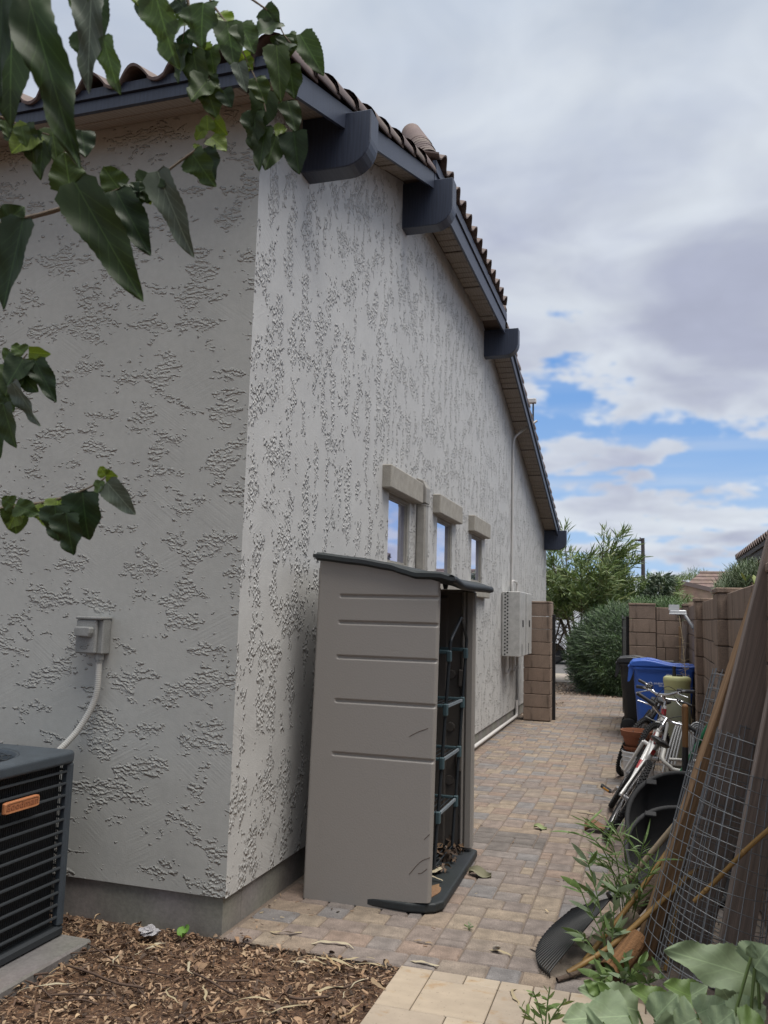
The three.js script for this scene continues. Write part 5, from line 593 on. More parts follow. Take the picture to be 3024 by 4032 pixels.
// wire cages
const wireMat = mat([0.23, 0.24, 0.25], 0.45, { metalness: 0.6 });
function cage(label, base, top, rx, rz, rings, uprights, taper, seed) {
  const c = thing('wire_cage', label, 'wire cage', base), r = rng(seed), A = V(0, 0, 0), B = V(top[0] - base[0], top[1] - base[1], top[2] - base[2]);
  const pt = (a, t) => { const k = lerp(1, taper, t), p = A.clone().lerp(B, t); return p.add(V(Math.cos(a) * rx * k, -Math.cos(a) * rx * k * 0.30 + Math.sin(a) * 0.02 + 0.06, Math.sin(a) * rz * k)); };
  for (let i = 0; i < rings; i++) { const t = 0.01 + i / (rings - 1) * 0.97 + (r() - 0.5) * 0.012, w = (r() - 0.5) * 0.03; mesh('ring', tube(Array.from({ length: 18 }, (_, k) => pt(k / 18 * 6.2832, t + w * Math.cos(k / 18 * 6.2832))), 0.0022, 4, 54, true), wireMat, c); }
  for (let k = 0; k < uprights; k++) { const a = k / uprights * 6.2832 + (r() - 0.5) * 0.12, da = (r() - 0.5) * 0.25; mesh('upright_wire', tube([pt(a, 0), pt(a + da * 0.3, 0.33), pt(a + da * 0.7, 0.66), pt(a + da, 1.0)], 0.0022, 4, 12), wireMat, c); }
}
cage('rolled wire mesh cage leaning on the planks, taller one', [2.16, 0, -0.32], [2.45, 1.28, -0.52], 0.185, 0.26, 21, 22, 0.68, 3);
cage('second wire mesh cage nested in front, shorter one', [2.24, 0, -0.10], [2.46, 1.02, -0.22], 0.20, 0.24, 18, 20, 0.7, 8);
// lamp on a bracket at the wall, dry vine
{
  const l = thing('wall_light', 'white flood light box on a grey arm at the block wall', 'light', [2.59, 1.52, -7.72]); const w = mat([0.62, 0.64, 0.66], 0.4), gy = mat([0.25, 0.26, 0.28], 0.45);
  mesh('arm', bar([0, 0, 0], [-0.10, 0.17, -0.13], 0.02), gy, l); mesh('plate', cbox(0.012, 0.10, 0.08, 0.003, 0.0, 0, 0), gy, l);
  mesh('housing', merge([cbox(0.21, 0.055, 0.12, 0.012, -0.185, 0.205, -0.17), at(prism([V(-0.075, 0, -0.055), V(0.055, 0, -0.055), V(0.055, 0, 0.055), V(-0.075, 0, 0.055)], V(0.004, 0.075, 0)), -0.225, 0.228, -0.17), cbox(0.225, 0.012, 0.13, 0.004, -0.185, 0.18, -0.17)]), w, l); mesh('sensor', bar([-0.17, 0.18, -0.17], [-0.17, 0.13, -0.17], 0.02), blackPart, l);
  const v = thing('dry_vine', 'thin dry vine hanging down in front of the wall', 'vine', [2.5, 0, -7.6]), dry = mat([0.34, 0.27, 0.17], 0.9);
  mesh('stem', tube([[0.03, 0, 0.6], [0.02, 0.35, 0.5], [-0.02, 0.75, 0.3], [-0.04, 1.1, 0.1], [-0.06, 1.45, -0.05], [-0.09, 1.68, -0.1]], 0.004, 5, 40), dry, v); const tw = [], rr = rng(14); for (let k = 0; k < 26; k++) { const y = 0.3 + rr() * 1.05, s = [lerp(0.03, -0.06, y / 1.45), y, lerp(0.55, -0.05, y / 1.45)]; tw.push(tube([s, [s[0] + (rr() - 0.5) * 0.12, s[1] + 0.04, s[2] + (rr() - 0.5) * 0.1], [s[0] + (rr() - 0.6) * 0.22, s[1] + 0.03 + (rr() - 0.3) * 0.1, s[2] + (rr() - 0.5) * 0.2]], 0.0022, 4, 8)); } mesh('side_shoots', merge(tw), dry, v);
}
// ================================================================ beyond the gate
const asphalt = mat([0.17, 0.16, 0.155], 0.9, { map: T.speckle }), concrete = mat([0.50, 0.44, 0.37], 0.85, { map: T.mottle }), gravelMat = mat([0.26, 0.205, 0.165], 0.95, { map: T.speckle, bumpMap: T.rough, bumpScale: 0.03 });
structure('gravel_bed', flat(-9, 12, -18, -14.29, -0.012), gravelMat); structure('gravel_bed', flat(-9, 0.52, -12.78, -9.55, -0.016), gravelMat);
structure('sidewalk', between(-60, 60, -0.1, 0.0, -21.3, -18.0), concrete); structure('street', flat(-120, 120, -34, -21.3, -0.006), asphalt); structure('sidewalk', between(-60, 60, -0.1, 0.0, -36, -34), concrete);
scatter('gravel', 'brown gravel and bark beyond the gate', 5000, 61, (r) => (r() < 0.3 ? [-1.5 + r() * 2, -12.7 + r() * 3, 0] : [-2.5 + r() * 4.5, -17.9 + r() * 3.6, 0]), crumb, chipMat, [[0.25, 0.18, 0.13], [0.33, 0.25, 0.19], [0.16, 0.11, 0.08], [0.40, 0.32, 0.25]], 0.03, 0.09, 3, -0.014);
// white box truck parked across the street
{
  const t = thing('white_truck', 'white truck body with black lettering across the street', 'truck', [-2.2, 0, -27.2]), white = mat([0.82, 0.83, 0.85], 0.35), K = 2.2, ink = mat([0.02, 0.022, 0.028], 0.6);
  const body = []; body.push([-3.0, 0.66], [0.55, 0.66]); for (let k = 0; k <= 10; k++) { const a = Math.PI * (1 - k / 10); body.push([1.03 + 0.42 * Math.cos(a), 0.36 + 0.42 * Math.sin(a) * 0.9 + 0.0]); } body.push([1.5, 0.62], [3.4, 0.62], [3.4, 2.45], [-3.0, 2.45]);
  mesh('box_body', at(extrude(body, 1.96, { bevel: 0.03, segments: 2 }), 0, 0, -0.97), white, t); mesh('underframe', cbox(6.0, 0.2, 1.5, 0.02, 0.1, 0.52, 0), blackPart, t);
  for (const x of [1.03, -2.2]) for (const z of [0.8, -0.8]) { const w = new THREE.Group(); w.name = 'wheel'; w.position.set(x, 0.34, z); t.add(w); mesh('tyre', at(lathe([[0.17, -0.12], [0.30, -0.12], [0.345, -0.08], [0.345, 0.08], [0.30, 0.12], [0.17, 0.12], [0.16, 0.0], [0.17, -0.12]], 36), 0, 0, 0, Math.PI / 2), rubber, w); mesh('rim', at(lathe([[0, 0.09], [0.05, 0.09], [0.06, 0.05], [0.14, 0.05], [0.17, 0.10], [0.18, 0.10]], 24), 0, 0, 0, Math.PI / 2), blackPart, w); mesh('hub', at(clean(new THREE.CylinderGeometry(0.035, 0.04, 0.05, 12)), 0, 0, 0.09, Math.PI / 2), steel, w); }
  const L = (s, size, x, y) => at(words(s, size, 0.004), x + K, y, 1.022); // x in the place
  mesh('lettering', merge([L('We buy fixing houses', 0.085, -2.02, 1.39), L('GREAT  LICENSED CONTRACTOR', 0.055, -1.62, 1.275), L('480-5810  (ROC 341390)', 0.062, -1.62, 1.14), L('fixinghouses2022@gmail.com', 0.062, -1.60, 1.0), L('LOW PRICES     HIGH QUALITY', 0.034, -1.12, 0.872)]), ink, t);
}
// street lamp far off
{ const l = thing('street_lamp', 'tall dark street lamp beyond the trees', 'street lamp', [1.84, 0, -38]), dk = mat([0.05, 0.042, 0.04], 0.6); mesh('pole', bar([0, 0, 0], [0, 5.55, 0], 0.11, 0.085, 12), dk, l); mesh('arm', bar([0, 5.42, 0], [-0.22, 5.44, 0], 0.035), dk, l); mesh('lamp_head', cbox(0.42, 0.07, 0.2, 0.02, -0.30, 5.46, 0), dk, l); mesh('sensor', bar([-0.12, 5.49, 0], [-0.12, 5.6, 0], 0.04, 0.02), dk, l); }
// house across the street
{
  const h = thing('tan_house', 'tan stucco house with brown tiled roof across the street', 'house', [2.5, 0, -40]), tan = mat([0.46, 0.345, 0.255], 0.9, { map: T.mottle }), K = (40 - 4) / (25.7 + 0);
  const S = 1.445, gp = (x, y) => [(x - 2.0204) * S + 2.0204 - 2.5, (y - 1.6) * S + 1.6];
  const e0 = gp(2.50, 3.02), e1 = gp(4.9, 2.40), e2 = gp(7.5, 1.75);
  mesh('gable_wall', at(extrude([[e0[0], 0], [e2[0], 0], e2, e0], 0.3), 0, 0, 0), tan, h); mesh('side_wall', between(e0[0], e0[0] + 0.3, 0, e0[1], -9, -0.01), tan, h);
  const tone = mat([0.30, 0.215, 0.185], 0.85, { map: T.mottle }), rp = (a, b) => V(a[0], a[1], b);
  mesh('verge', prism([rp([e0[0] - 0.25, e0[1] + 0.05], 0.35), rp([e0[0] - 0.25, e0[1] + 0.25], 0.35), rp([e2[0], e2[1] + 0.27], 0.35), rp([e2[0], e2[1] + 0.05], 0.35)], V(0, 0, -0.3)), mat([0.17, 0.135, 0.125], 0.85), h);
  const r0 = gp(2.86, 3.03), r1 = gp(3.94, 3.385), r2 = gp(9.0, 3.42); const roofG = new THREE.Group(); roofG.name = 'roof'; h.add(roofG);
  for (let k = 0; k < 14; k++) { const f = (t) => t / 14, lo = f(k), hi = f(k + 1.12), y = (t) => lerp(e2[1] * 0.72, r1[1], t), z = (t) => lerp(-1.5, -5.2, t), xl = (t) => lerp(r0[0] - 1.6, r1[0], t); mesh('tile_course', prism([V(xl(lo), y(lo) + 0.05, z(lo)), V(r2[0], y(lo) + 0.05, z(lo)), V(r2[0], y(hi), z(hi)), V(xl(hi), y(hi), z(hi))], V(0, 0.09, 0)), tone, roofG); }
  mesh('ridge', bar(V(r1[0], r1[1] + 0.1, -5.3), V(r2[0], r1[1] + 0.1, -5.3), 0.13, 0.13, 10), tone, roofG);
  const win = new THREE.Group(); win.name = 'window'; h.add(win); const wa = gp(2.85, 2.06), pts = [[-0.55, -1.2], [0.55, -1.2]]; for (let k = 0; k <= 8; k++) pts.push([0.55 * Math.cos(k * Math.PI / 8), 0.30 * Math.sin(k * Math.PI / 8)]); mesh('frame', at(extrude(pts.map(([x, y]) => [x * 1.12, y * 1.06]), 0.05), wa[0] + 0.25, wa[1], 0.28), trim, win); mesh('pane', at(extrude(pts, 0.02), wa[0] + 0.25, wa[1], 0.335), mat([0.02, 0.022, 0.025], 0.1), win);
}
// neighbour's house to the right, its eave above the block wall
{
  const h = thing('neighbour_house', 'brown tiled neighbour house rising behind the right block wall', 'house', [4.4, 0, -6]), wall = mat([0.40, 0.31, 0.24], 0.9, { map: T.mottle }), fas = mat([0.12, 0.09, 0.075], 0.7, { map: T.wood });
  mesh('wall', between(0.0, 6, 0, 2.92, -9.0, 12), wall, h); mesh('fascia', between(-0.5, -0.46, 2.72, 2.88, -9.45, 12.4), fas, h); mesh('fascia', between(-0.535, -0.501, 2.885, 2.96, -9.45, 12.4), fas, h); mesh('soffit', between(-0.459, 0.0, 2.80, 2.83, -9.4, 12.3), soffitMat, h);
  const rf = new THREE.Group(); rf.name = 'roof'; h.add(rf); mesh('roof_deck', prism([V(-0.5, 2.9, -9.5), V(-0.5, 2.9, 12.5), V(3.2, 4.13, 12.5), V(3.2, 4.13, -9.5)], V(0, 0.05, 0)), tileTones[0], rf); mesh('roof_deck', prism([V(3.2, 4.13, -9.5), V(3.2, 4.13, 12.5), V(6.9, 2.9, 12.5), V(6.9, 2.9, -9.5)], V(0, 0.05, 0)), tileTones[0], rf);
  const top = [], low = []; for (let i = 0; i <= 10; i++) { const x = i / 10 * 0.285, y = i < 7 ? 0.075 * Math.sin(Math.PI * i / 7) : -0.018 * Math.sin(Math.PI * (i - 7) / 3); top.push([x, y]); low.push([x, y - 0.016]); }
  const st = extrude([...low, ...top.reverse()], 0.43), r = rng(91);
  for (let c = 0; c < 4; c++) for (let i = 0; i < 40; i++) { const o = mesh('roof_tile', st, tileTones[Math.floor(r() * 4)], rf); o.position.set(-0.56 + c * 0.36, 2.985 + c * 0.122, -9.5 + i * 0.283); o.rotation.set(-0.32 + 0.04, Math.PI / 2, 0, 'YXZ'); o.position.z += 0.283; }
}
// ================================================================ plants
function foliage(parent, name, n, seed, place, geo, material, tones) {
  const r = rng(seed), im = new THREE.InstancedMesh(geo, material, n), m = new THREE.Matrix4(), q = new THREE.Quaternion(), c = new THREE.Color(); im.name = name;
  for (let i = 0; i < n; i++) { const { p, d, s, w = 1 } = place(r, i); q.setFromUnitVectors(UP, d.normalize()).multiply(new THREE.Quaternion().setFromAxisAngle(UP, r() * 6.283)); m.compose(p, q, V(s * w, s, s * w)); im.setMatrixAt(i, m); const t = tones[Math.floor(r() * tones.length)], k = 0.7 + 0.6 * r(); im.setColorAt(i, c.setRGB(t[0] * k, t[1] * k, t[2] * k)); }
  im.castShadow = im.receiveShadow = true; im.userData.kind = 'stuff'; parent.add(im); return im;
}
const leafy = (o = {}) => phys([1, 1, 1], 0.6, { side: THREE.DoubleSide, transmission: 0.3, ...o });
const leafMatI = leafy();
// one leaf blade: base at the origin, tip at y = 1, bowed
const blade = (w, bow, n = 4) => clean(grid((u, v) => { const t = u, k = w * Math.pow(Math.sin(Math.min(1, 0.06 + t * 0.94) * Math.PI), 0.8) * 0.5; return V((v - 0.5) * 2 * k, t, bow * t * t + Math.abs(v - 0.5) * k * 0.5); }, n, 2));
const needleLeaf = blade(0.10, 0.25, 3), willowLeaf = blade(0.085, 0.4, 4), ovalLeaf = blade(0.45, 0.2, 4);
const sprig = merge([0, 1, 2, 3, 4, 5, 6].map((k) => { const g = needleLeaf.clone().scale(0.45, 0.45, 0.45); g.rotateX(0.9 - 0.06 * k); g.rotateY(k * 2.4); return g.translate(0, 0.09 * k, 0); }));
const greenA = [[0.13, 0.195, 0.055], [0.165, 0.235, 0.066], [0.10, 0.155, 0.05], [0.20, 0.275, 0.07]], greenDark = [[0.050, 0.095, 0.034], [0.065, 0.125, 0.042], [0.038, 0.072, 0.028], [0.10, 0.175, 0.05]];
const barkMat = mat([0.17, 0.135, 0.105], 0.95, { map: T.mottle, bumpMap: T.rough, bumpScale: 0.015 });
// a dense clipped bush outside the gate
{
  const b = thing('round_bush', 'dense dark green round bush outside the gate', 'bush', [1.36, 0, -15.6]); mesh('stem', merge([0, 1, 2, 3, 4].map((k) => bar([0, 0, 0], [0.5 * Math.cos(k * 1.3), 1.1, 0.4 * Math.sin(k * 1.3)], 0.035, 0.012, 6))), barkMat, b);
  foliage(b, 'foliage', 7500, 33, (r) => { const a = r() * 6.283, h = r(), e = Math.acos(1 - 2 * h), k = 0.6 + 0.4 * Math.sqrt(r()) + 0.12 * noise(a * 2.2, e * 4, 0, 0, 7), x = Math.sin(e) * Math.cos(a), y = Math.cos(e), z = Math.sin(e) * Math.sin(a), yy = 0.72 + y * 1.10 * k; const p = V(x * 1.05 * k + 0.08, yy < 0.04 ? 0.04 + r() * 0.3 : yy, z * 0.95 * k); return { p, d: V(x + (r() - 0.5) * 0.7, y * 0.8 + 0.5, z + (r() - 0.5) * 0.7), s: 0.22 + 0.16 * r(), w: 0.9 }; }, sprig, leafMatI, greenDark);
}
// an airy many-stemmed tree with thin leaves behind it
function airyTree(label, pos, seed, limbs, nLeaf, tones, sc) {
  const t = thing('desert_tree', label, 'tree', pos), r = rng(seed), segs = [], lines = [], S = (x) => x * sc; const trunk = [], curves = [];
  for (let k = 0; k < limbs; k++) { const a = k / limbs * 6.283 + r() * 0.5, out = S(0.5 + r() * 1.15), H = S(2.5 + r() * 1.45 - out / sc * 0.5); const c = new THREE.CatmullRomCurve3([V(0.06 * Math.cos(a), 0, 0.06 * Math.sin(a)), V(out * 0.25 * Math.cos(a), H * 0.30, out * 0.25 * Math.sin(a)), V(out * 0.65 * Math.cos(a), H * 0.65, out * 0.65 * Math.sin(a)), V(out * Math.cos(a) + (r() - 0.5) * 0.2, H, out * Math.sin(a) + (r() - 0.5) * 0.2)]); curves.push([c, 1]); segs.push(bar(c.getPoint(0), c.getPoint(0.25), S(0.045), S(0.034), 7), bar(c.getPoint(0.25), c.getPoint(0.5), S(0.034), S(0.024), 6), bar(c.getPoint(0.5), c.getPoint(0.75), S(0.024), S(0.014), 5), bar(c.getPoint(0.75), c.getPoint(1), S(0.014), S(0.004), 5));
    for (let j = 0; j < 11; j++) { const u = 0.22 + r() * 0.74, s = c.getPoint(u), b = a + (r() - 0.5) * 2.6, L = S(0.35 + r() * 0.65) * (1.15 - u * 0.4), up = 0.35 + r() * 0.7; const e = s.clone().add(V(Math.cos(b) * L, up * L, Math.sin(b) * L)), m = s.clone().lerp(e, 0.5).add(V(0, -0.05, 0)); const c2 = new THREE.CatmullRomCurve3([s, m, e]); curves.push([c2, 0.6]); lines.push(bar(s, m, S(0.011), S(0.007), 4), bar(m, e, S(0.007), S(0.003), 4)); } }
  mesh('trunk', merge(segs), barkMat, t); mesh('limbs', merge(lines), barkMat, t);
  foliage(t, 'crown', nLeaf, seed + 1, (r) => { const [c] = curves[Math.floor(r() * curves.length)], u = 0.25 + 0.78 * Math.sqrt(r()), p = c.getPoint(Math.min(1, u)), g = c.getTangent(Math.min(1, u)); if (p.y < 1.85) p.copy(c.getPoint(1)); if (p.y < 1.6) p.y = 1.8 + r() * 0.8; p.add(V((r() - 0.5) * 0.16, (r() - 0.5) * 0.16, (r() - 0.5) * 0.16)); return { p, d: g.add(V((r() - 0.5) * 1.7, (r() - 0.55) * 1.1, (r() - 0.5) * 1.7)), s: S(0.15 + 0.13 * r()), w: 1.35 }; }, willowLeaf, leafMatI, tones);
}
airyTree('airy desert willow tree with thin leaves behind the round bush', [0.42, 0, -17.6], 51, 13, 9500, [...greenA, [0.2, 0.23, 0.07]], 1.08);
airyTree('lower airy desert willow beside the taller one', [1.9, 0, -18.2], 57, 9, 5200, greenA, 0.76);
airyTree('desert willow on the left by the end of the house', [-0.55, 0, -18.4], 58, 8, 4200, [...greenA, [0.22, 0.24, 0.07]], 0.90);
{ // dark leafy shrub right of the willow
  const b = thing('dark_shrub', 'dark glossy leaved shrub right of the desert willow', 'shrub', [2.28, 0, -17]); mesh('stem', merge([0, 1, 2].map((k) => bar([0, 0, 0], [0.2 * (k - 1), 2.3, 0.1 * k], 0.03, 0.01, 6))), barkMat, b);
  foliage(b, 'foliage', 1300, 71, (r) => { const a = r() * 6.283, h = r(), k = Math.sqrt(r()); return { p: V(Math.cos(a) * 0.36 * k * (1.2 - h * 0.6) + 0.1 * Math.sin(h * 9), 1.45 + h * 1.25, Math.sin(a) * 0.36 * k), d: V(Math.cos(a), r() * 1.8 - 0.7, Math.sin(a)), s: 0.10 + 0.08 * r(), w: 0.6 }; }, ovalLeaf, leafMatI, [[0.045, 0.08, 0.04], [0.065, 0.11, 0.05], [0.13, 0.16, 0.10]]);
  const c = thing('far_tree', 'distant feathery tree top beside the tan house roof', 'tree', [5.0, 0, -52]); mesh('trunk', bar([0, 0, 0], [0, 4.0, 0], 0.12, 0.05), barkMat, c);
  foliage(c, 'crown', 900, 72, (r) => { const a = r() * 6.283, k = Math.sqrt(r()); return { p: V(Math.cos(a) * 1.5 * k, 4.1 + 0.85 * r() * (1.1 - k), Math.sin(a) * 1.2 * k), d: V(r() - 0.5, 0.6, r() - 0.5), s: 0.3, w: 1 }; }, willowLeaf, leafMatI, greenA);
  const w = thing('low_shrub', 'bright green low shrub tops behind the return wall', 'shrub', [2.2, 0, -12.2]); mesh('stem', bar([0, 0, 0], [0, 1.5, 0], 0.03, 0.01, 6), barkMat, w);
  foliage(w, 'foliage', 900, 73, (r) => ({ p: V((r() - 0.5) * 0.95, 1.2 + r() * 0.72, (r() - 0.5) * 0.5), d: V((r() - 0.5) * 0.5, 1, (r() - 0.5) * 0.5), s: 0.20, w: 0.9 }), sprig, leafMatI, [[0.10, 0.19, 0.05], [0.13, 0.22, 0.06], [0.07, 0.14, 0.04]]);
  const g = thing('rosemary_bush', 'grey green rosemary bush growing over the block wall', 'bush', [3.15, 0, -7.6]); mesh('stem', merge([-1, 0, 1].map((k) => bar([0, 0, 0], [0.2 * k, 1.9, 0.3 * k], 0.03, 0.012, 6))), barkMat, g);
  foliage(g, 'foliage', 1500, 74, (r) => { const x = (r() - 0.5), z = (r() - 0.5) * 2; return { p: V(x * 0.6 + 0.06, 1.60 + (0.58 - 0.5 * x * x * 2) * Math.sqrt(r()), z * 0.9), d: V((r() - 0.5) * 0.45, 1, (r() - 0.5) * 0.45), s: 0.22 + 0.12 * r(), w: 0.7 }; }, sprig, leafMatI, [[0.11, 0.16, 0.075], [0.15, 0.20, 0.10], [0.08, 0.125, 0.055]]);
  const k = thing('citrus_shrub', 'yellow green leafy branches in front of the neighbour eave', 'shrub', [3.0, 0, -3.7]), rr = rng(79), lm = [leafy(), leafy(), leafy()]; lm[0].color.setRGB(0.14, 0.20, 0.035); lm[1].color.setRGB(0.22, 0.27, 0.05); lm[2].color.setRGB(0.09, 0.15, 0.035); mesh('stem', merge([0, 1, 2, 3].map((q) => tube([[0, 0, 0], [0.02 * q, 1.3, 0.06 * q], [-0.12 + 0.1 * q, 1.95 + 0.08 * q, -0.2 + 0.14 * q]], 0.008, 5))), barkMat, k);
  for (let i = 0; i < 70; i++) { const q = i % 4, t = rr(), o = mesh('leaf', ovalLeaf, lm[Math.floor(rr() * 3)], k), s = 0.07 + 0.05 * rr(); o.position.set(lerp(0.02 * q, -0.12 + 0.1 * q, t) + (rr() - 0.5) * 0.16, lerp(1.6, 1.98 + 0.08 * q, t), lerp(0, -0.2 + 0.14 * q, t) + (rr() - 0.5) * 0.3); o.quaternion.setFromUnitVectors(UP, V(rr() - 0.5, 0.5 + rr() * 0.6, rr() - 0.5).normalize()); o.rotateY(rr() * 6.3); o.scale.setScalar(s); }
}
// ---------------------------------------------------------------- mulberry over the corner of the yard
T.vein = tex(256, 1, (u, v) => { const x = Math.abs(u - 0.5), mid = 1 - smooth(0.008, 0.02, x), f = ((v - x * 0.75) * 7) % 1, side = (1 - smooth(0.03, 0.09, Math.abs(f - 0.5))) * 0.5 * (1 - smooth(0.3, 0.45, x)), n = 0.07 * fbm(u * 20, v * 20, 3, 20, 20, 5); const b = 0.66 + n + 0.30 * Math.max(mid, side); return [b, b, b * 0.97]; }, true);
T.veinSoft = tex(256, 1, (u, v) => { const x = Math.abs(u - 0.5), mid = 1 - smooth(0.006, 0.02, x), f = ((v - Math.pow(x, 0.8) * 0.8) * 5 + 0.3 * noise(u * 6, v * 6, 6, 6, 2)) % 1, side = (1 - smooth(0.02, 0.10, Math.abs(f - 0.5))) * 0.35, n = 0.12 * fbm(u * 9, v * 9, 4, 9, 9, 5, 0.6); const b = 0.78 + n + 0.14 * Math.max(mid, side); return [b, b, b * 0.98]; }, true);
function mulberryLeaf(seed) {
  const r = rng(seed), fold = 0.05 + r() * 0.14, bow = (r() - 0.4) * 0.35, twist = (r() - 0.5) * 0.5, wav = 0.02 + r() * 0.05, lob = r() * 0.2;
  return clean(grid((u, v) => { const t = u, s = (v - 0.5) * 2, serr = Math.abs(s) > 0.9 ? 0.025 * ((Math.round(t * 26) % 2) * 2 - 1) : 0, heart = t < 0.12 ? Math.sqrt(t / 0.12) : 1, k = 0.5 * (heart * Math.pow(Math.max(0, 1 - Math.pow(Math.max(0, (t - 0.2) / 0.8), 2.0)), 0.8) * (1 + lob * Math.sin(t * 9) * (s > 0 ? 1 : -0.6))) + serr * (1 - t); const y = t - 0.10 * Math.abs(s) * (1 - smooth(0, 0.25, t)) * heart; const tw = twist * t, x = s * k, z = bow * t * t + fold * Math.abs(x) * 1.4 + wav * Math.sin(t * 14 + s * 3) * Math.abs(s); const q = V(x * Math.cos(tw) - z * Math.sin(tw), y, x * Math.sin(tw) + z * Math.cos(tw)); q.u = 0.5 + x * 0.95; q.v = t; return q; }, 26, 6));
}
const mulberryShapes = [1, 2, 3, 4, 5, 6, 7].map(mulberryLeaf);
const leafKinds = [[[0.095, 0.165, 0.045], 0.5, 0.35], [[0.18, 0.290, 0.065], 0.5, 0.48], [[0.42, 0.60, 0.055], 0.5, 0.55], [[0.27, 0.33, 0.25], 0.4, 0.1], [[0.06, 0.115, 0.036], 0.45, 0.3], [[0.14, 0.235, 0.06], 0.5, 0.42]].map(([c, ro, t]) => phys(c, ro, { side: THREE.DoubleSide, transmission: t, map: T.vein, specularIntensity: 0.6 }));
{
  const tree = thing('mulberry_tree', 'mulberry tree branches with serrated leaves hanging at the top left', 'tree', [-0.9, 0, 4.1]), O = V(0.9, 0, -4.1), r = rng(101), bark = mat([0.30, 0.235, 0.165], 0.85, { map: T.mottle, bumpMap: T.grain, bumpScale: 0.001 });
  mesh('trunk', merge([bar([0, 0, 0], [0.05, 1.4, -0.05], 0.11, 0.09, 14), bar([0.05, 1.4, -0.05], [0.5, 2.5, -0.4], 0.07, 0.04, 10), bar([0.05, 1.4, -0.05], [-0.6, 2.8, -0.8], 0.065, 0.035, 10), bar([0.5, 2.5, -0.4], [1.1, 3.0, -0.7], 0.04, 0.02, 8), bar([0.5, 2.5, -0.4], [0.3, 3.4, -1.2], 0.035, 0.016, 8), bar([0.05, 1.4, -0.05], [0.4, 1.95, -1.0], 0.03, 0.012, 8)]), bark, tree);
  for (const [pts, rad] of MULBERRY_TWIGS) { const q = pts.map((p) => V(...p).add(O)), L = q[0].y > 2.0 ? V(1.1, 3.0, -0.7) : V(0.4, 1.95, -1.0), d = q[0].clone().sub(q[1]).normalize(); mesh('branch', taper(q, rad * 0.7), bark, tree); mesh('branch', taper([L, L.clone().lerp(q[0], 0.5).add(V(0, 0.06, 0)), q[0].clone().addScaledVector(d, 0.12), q[0].clone().addScaledVector(d, -0.01)], rad * 1.7, 36, 0.42), bark, tree); }
  const hang = (o, base, tip, w, kind, parent) => { const L = tip.clone().sub(base), len = L.length(); L.divideScalar(len); const N = V(0.3 + (r() - 0.5) * 0.9, -0.1 + (r() - 0.5) * 0.9, 0.95).addScaledVector(L, 0), X = L.clone().cross(N).normalize(), Z = X.clone().cross(L); o.matrixAutoUpdate = true; o.position.copy(base); o.quaternion.setFromRotationMatrix(new THREE.Matrix4().makeBasis(X, L, Z)); o.scale.set(w, len, (w + len) / 2); };
  for (const [a, b, c, d, e, f, w, k] of MULBERRY) { const base = V(a, b, c).add(O), tip = V(d, e, f).add(O), o = mesh('leaf', mulberryShapes[Math.floor(r() * 7)], leafKinds[k < 2 && r() < 0.4 ? 4 + k : k], tree); hang(o, base, tip, w * (w > 0.05 ? 0.92 : 1.25), k); }
  for (const [pts, rad] of MULBERRY_TWIGS) { const c = new THREE.CatmullRomCurve3(pts.map((p) => V(...p).add(O))); for (let i = 0; i < 5; i++) { const base = c.getPoint(0.25 + 0.7 * r()), len = 0.03 + 0.045 * r(), tip = base.clone().add(V((r() - 0.5) * len * 1.3, -len * (0.5 + 0.5 * r()), (r() - 0.5) * len)), o = mesh('leaf', mulberryShapes[Math.floor(r() * 7)], leafKinds[[0, 1, 2, 5, 1, 4][Math.floor(r() * 6)]], tree); hang(o, base, tip, len * 0.8); } }
  // the rest of the crown, above and to the left of the view
  foliage(tree, 'crown', 380, 103, (q) => { const a = q() * 6.283, k = Math.sqrt(q()), x = 0.75 + Math.cos(a) * 2.2 * k, z = -0.9 + Math.sin(a) * 1.5 * k; return { p: V(x, Math.max(3.1, 2.3 - z * 0.95) + q() * 1.2, z), d: V(q() - 0.5, -0.8, q() - 0.5), s: 0.14 + q() * 0.07, w: 0.8 }; }, mulberryShapes[1], leafKinds[1], [[1, 1, 1], [0.8, 0.9, 0.8]]);
}
// broad weeds at the lower right
const dusty = [[[0.36, 0.48, 0.27], 0.65, 0.3], [[0.25, 0.40, 0.11], 0.6, 0.35], [[0.30, 0.42, 0.11], 0.55, 0.4]].map(([c, ro, t]) => phys(c, ro, { side: THREE.DoubleSide, transmission: t, map: T.veinSoft }));
{
  const p = thing('broadleaf_weed', 'pale green broadleaf weed in the lower right corner', 'weed', [2.1, 0, 1.5]), O = V(-2.1, 0, -1.5), r = rng(111), stems = [];
  for (const [a, b, c, d, e, f, w, k] of BROAD) { const base = V(a, b, c).add(O), tip = V(d, e, f).add(O), L = tip.clone().sub(base), len = L.length(); L.divideScalar(len); const o = mesh('leaf', mulberryShapes[Math.floor(r() * 7)], dusty[k], p), N = V((r() - 0.5) * 0.7, 0.75, 0.7), X = L.clone().cross(N).normalize(), Z = X.clone().cross(L); o.position.copy(base); o.quaternion.setFromRotationMatrix(new THREE.Matrix4().makeBasis(X, L, Z)); o.scale.set(w * 1.05, len * 1.05, (w + len) / 2); const g = V((r() - 0.5) * 0.3 + base.x * 0.4, 0, base.z * 0.5 + (r() - 0.5) * 0.2); stems.push(tube([g, g.clone().lerp(base, 0.6).add(V(0.02, 0.06, 0)), base], 0.004, 5, 12)); }
  mesh('stems', merge(stems), mat([0.15, 0.22, 0.07], 0.7), p);
}
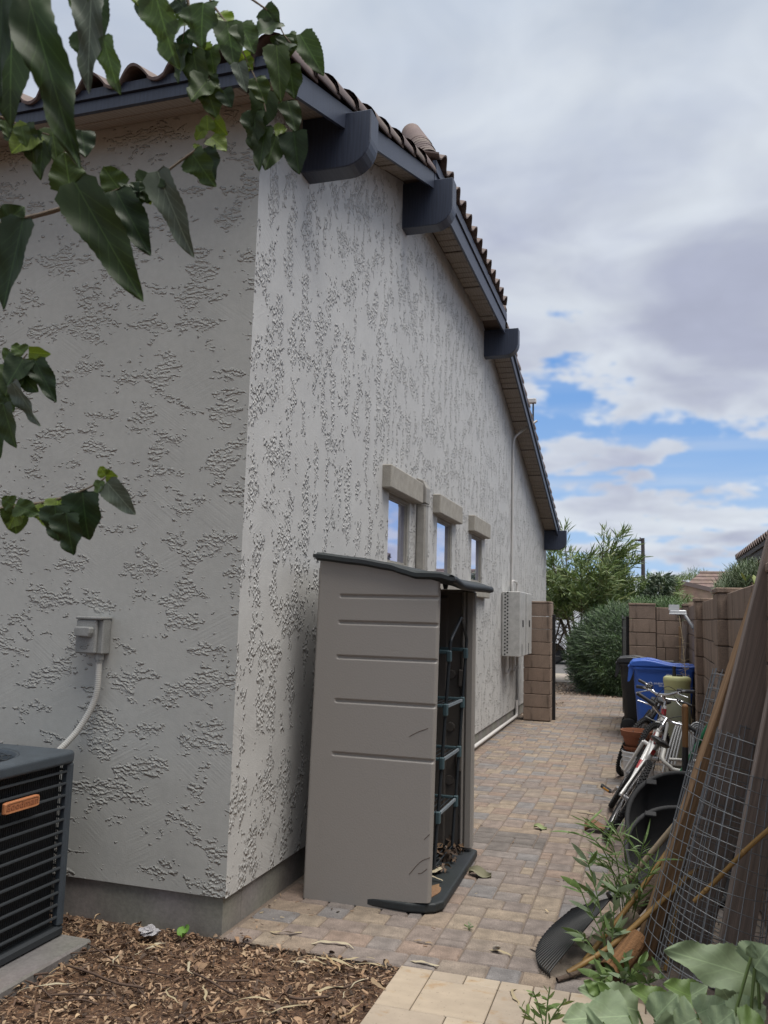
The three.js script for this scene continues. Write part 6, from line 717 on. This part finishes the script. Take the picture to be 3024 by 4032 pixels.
// narrow-leaved weeds among the clutter
function weed(label, base, stems, nLeaf, leafGeo, len, kind, seed, spread = 0.9) {
  const p = thing('slender_weed', label, 'weed', base), r = rng(seed), st = [], B = V(...base); const curves = stems.map((s) => new THREE.CatmullRomCurve3([V(0, 0, 0), ...s.map((q) => V(...q).sub(B))])); for (const c of curves) st.push(tube(c.getPoints(6), 0.003, 5, 16)); mesh('stems', merge(st), mat([0.13, 0.20, 0.06], 0.7), p);
  for (let i = 0; i < nLeaf; i++) { const c = curves[i % curves.length], u = 0.25 + 0.75 * r(), o = mesh('leaf', leafGeo, dusty[kind[Math.floor(r() * kind.length)]], p), t = c.getTangent(u); o.position.copy(c.getPoint(u)); const a = r() * 6.283; o.quaternion.setFromUnitVectors(UP, t.multiplyScalar(0.5).add(V(Math.cos(a) * spread, 0.25 - r() * 0.3, Math.sin(a) * spread)).normalize()); o.rotateY(r() * 6.3); const s = len * (0.6 + 0.6 * r()); o.scale.set(s, s, s); }
}
weed('bushy narrow leaved weed growing by the black tubs', [1.90, 0, -0.55], [[[1.86, 0.3, -0.5], [1.78, 0.52, -0.42], [1.64, 0.57, -0.38]], [[1.88, 0.3, -0.5], [1.83, 0.55, -0.42], [1.72, 0.63, -0.36]], [[1.92, 0.3, -0.5], [1.90, 0.52, -0.4], [1.84, 0.64, -0.35]], [[1.95, 0.28, -0.5], [1.97, 0.46, -0.4], [2.0, 0.6, -0.35]], [[1.9, 0.2, -0.5], [1.85, 0.4, -0.4], [1.76, 0.47, -0.35]], [[1.95, 0.22, -0.48], [2.0, 0.38, -0.4], [2.04, 0.48, -0.36]]], 150, willowLeaf, 0.12, [1], 131);
weed('pale upright weed with lance leaves beside the rake', [1.83, 0, -0.25], [[[1.81, 0.15, -0.3], [1.77, 0.33, -0.34], [1.73, 0.45, -0.36]], [[1.80, 0.14, -0.3], [1.74, 0.25, -0.3], [1.70, 0.34, -0.3]], [[1.85, 0.15, -0.25], [1.86, 0.3, -0.3], [1.88, 0.36, -0.3]], [[1.8, 0.06, -0.2], [1.74, 0.14, -0.2], [1.69, 0.18, -0.2]]], 60, blade(0.24, 0.25, 5), 0.11, [0, 1], 133);
weed('small weed at the edge of the travertine slabs', [1.62, 0, 0.42], [[[1.60, 0.10, 0.44], [1.58, 0.16, 0.46]], [[1.63, 0.1, 0.42], [1.64, 0.17, 0.42]], [[1.66, 0.08, 0.43], [1.70, 0.14, 0.44]], [[1.57, 0.06, 0.45], [1.53, 0.1, 0.47]]], 46, blade(0.3, 0.3, 4), 0.05, [1, 2], 137);
weed('low green weed at the foot of the timber stud', [1.9, 0, -0.1], [[[1.88, 0.06, -0.12], [1.85, 0.12, -0.14]], [[1.93, 0.06, -0.08], [1.97, 0.12, -0.06]], [[1.84, 0.05, -0.02], [1.80, 0.09, 0.02]], [[2.0, 0.06, -0.05], [2.06, 0.12, -0.02]]], 60, blade(0.3, 0.25, 4), 0.10, [1, 0], 139);
weed('tiny weed sprouting between the pavers', [1.13, 0, -0.52], [[[1.13, 0.01, -0.52], [1.15, 0.02, -0.52]], [[1.12, 0.01, -0.53], [1.10, 0.02, -0.53]]], 12, blade(0.2, 0.2, 3), 0.035, [0], 141);
renderer.render(scene, camera);
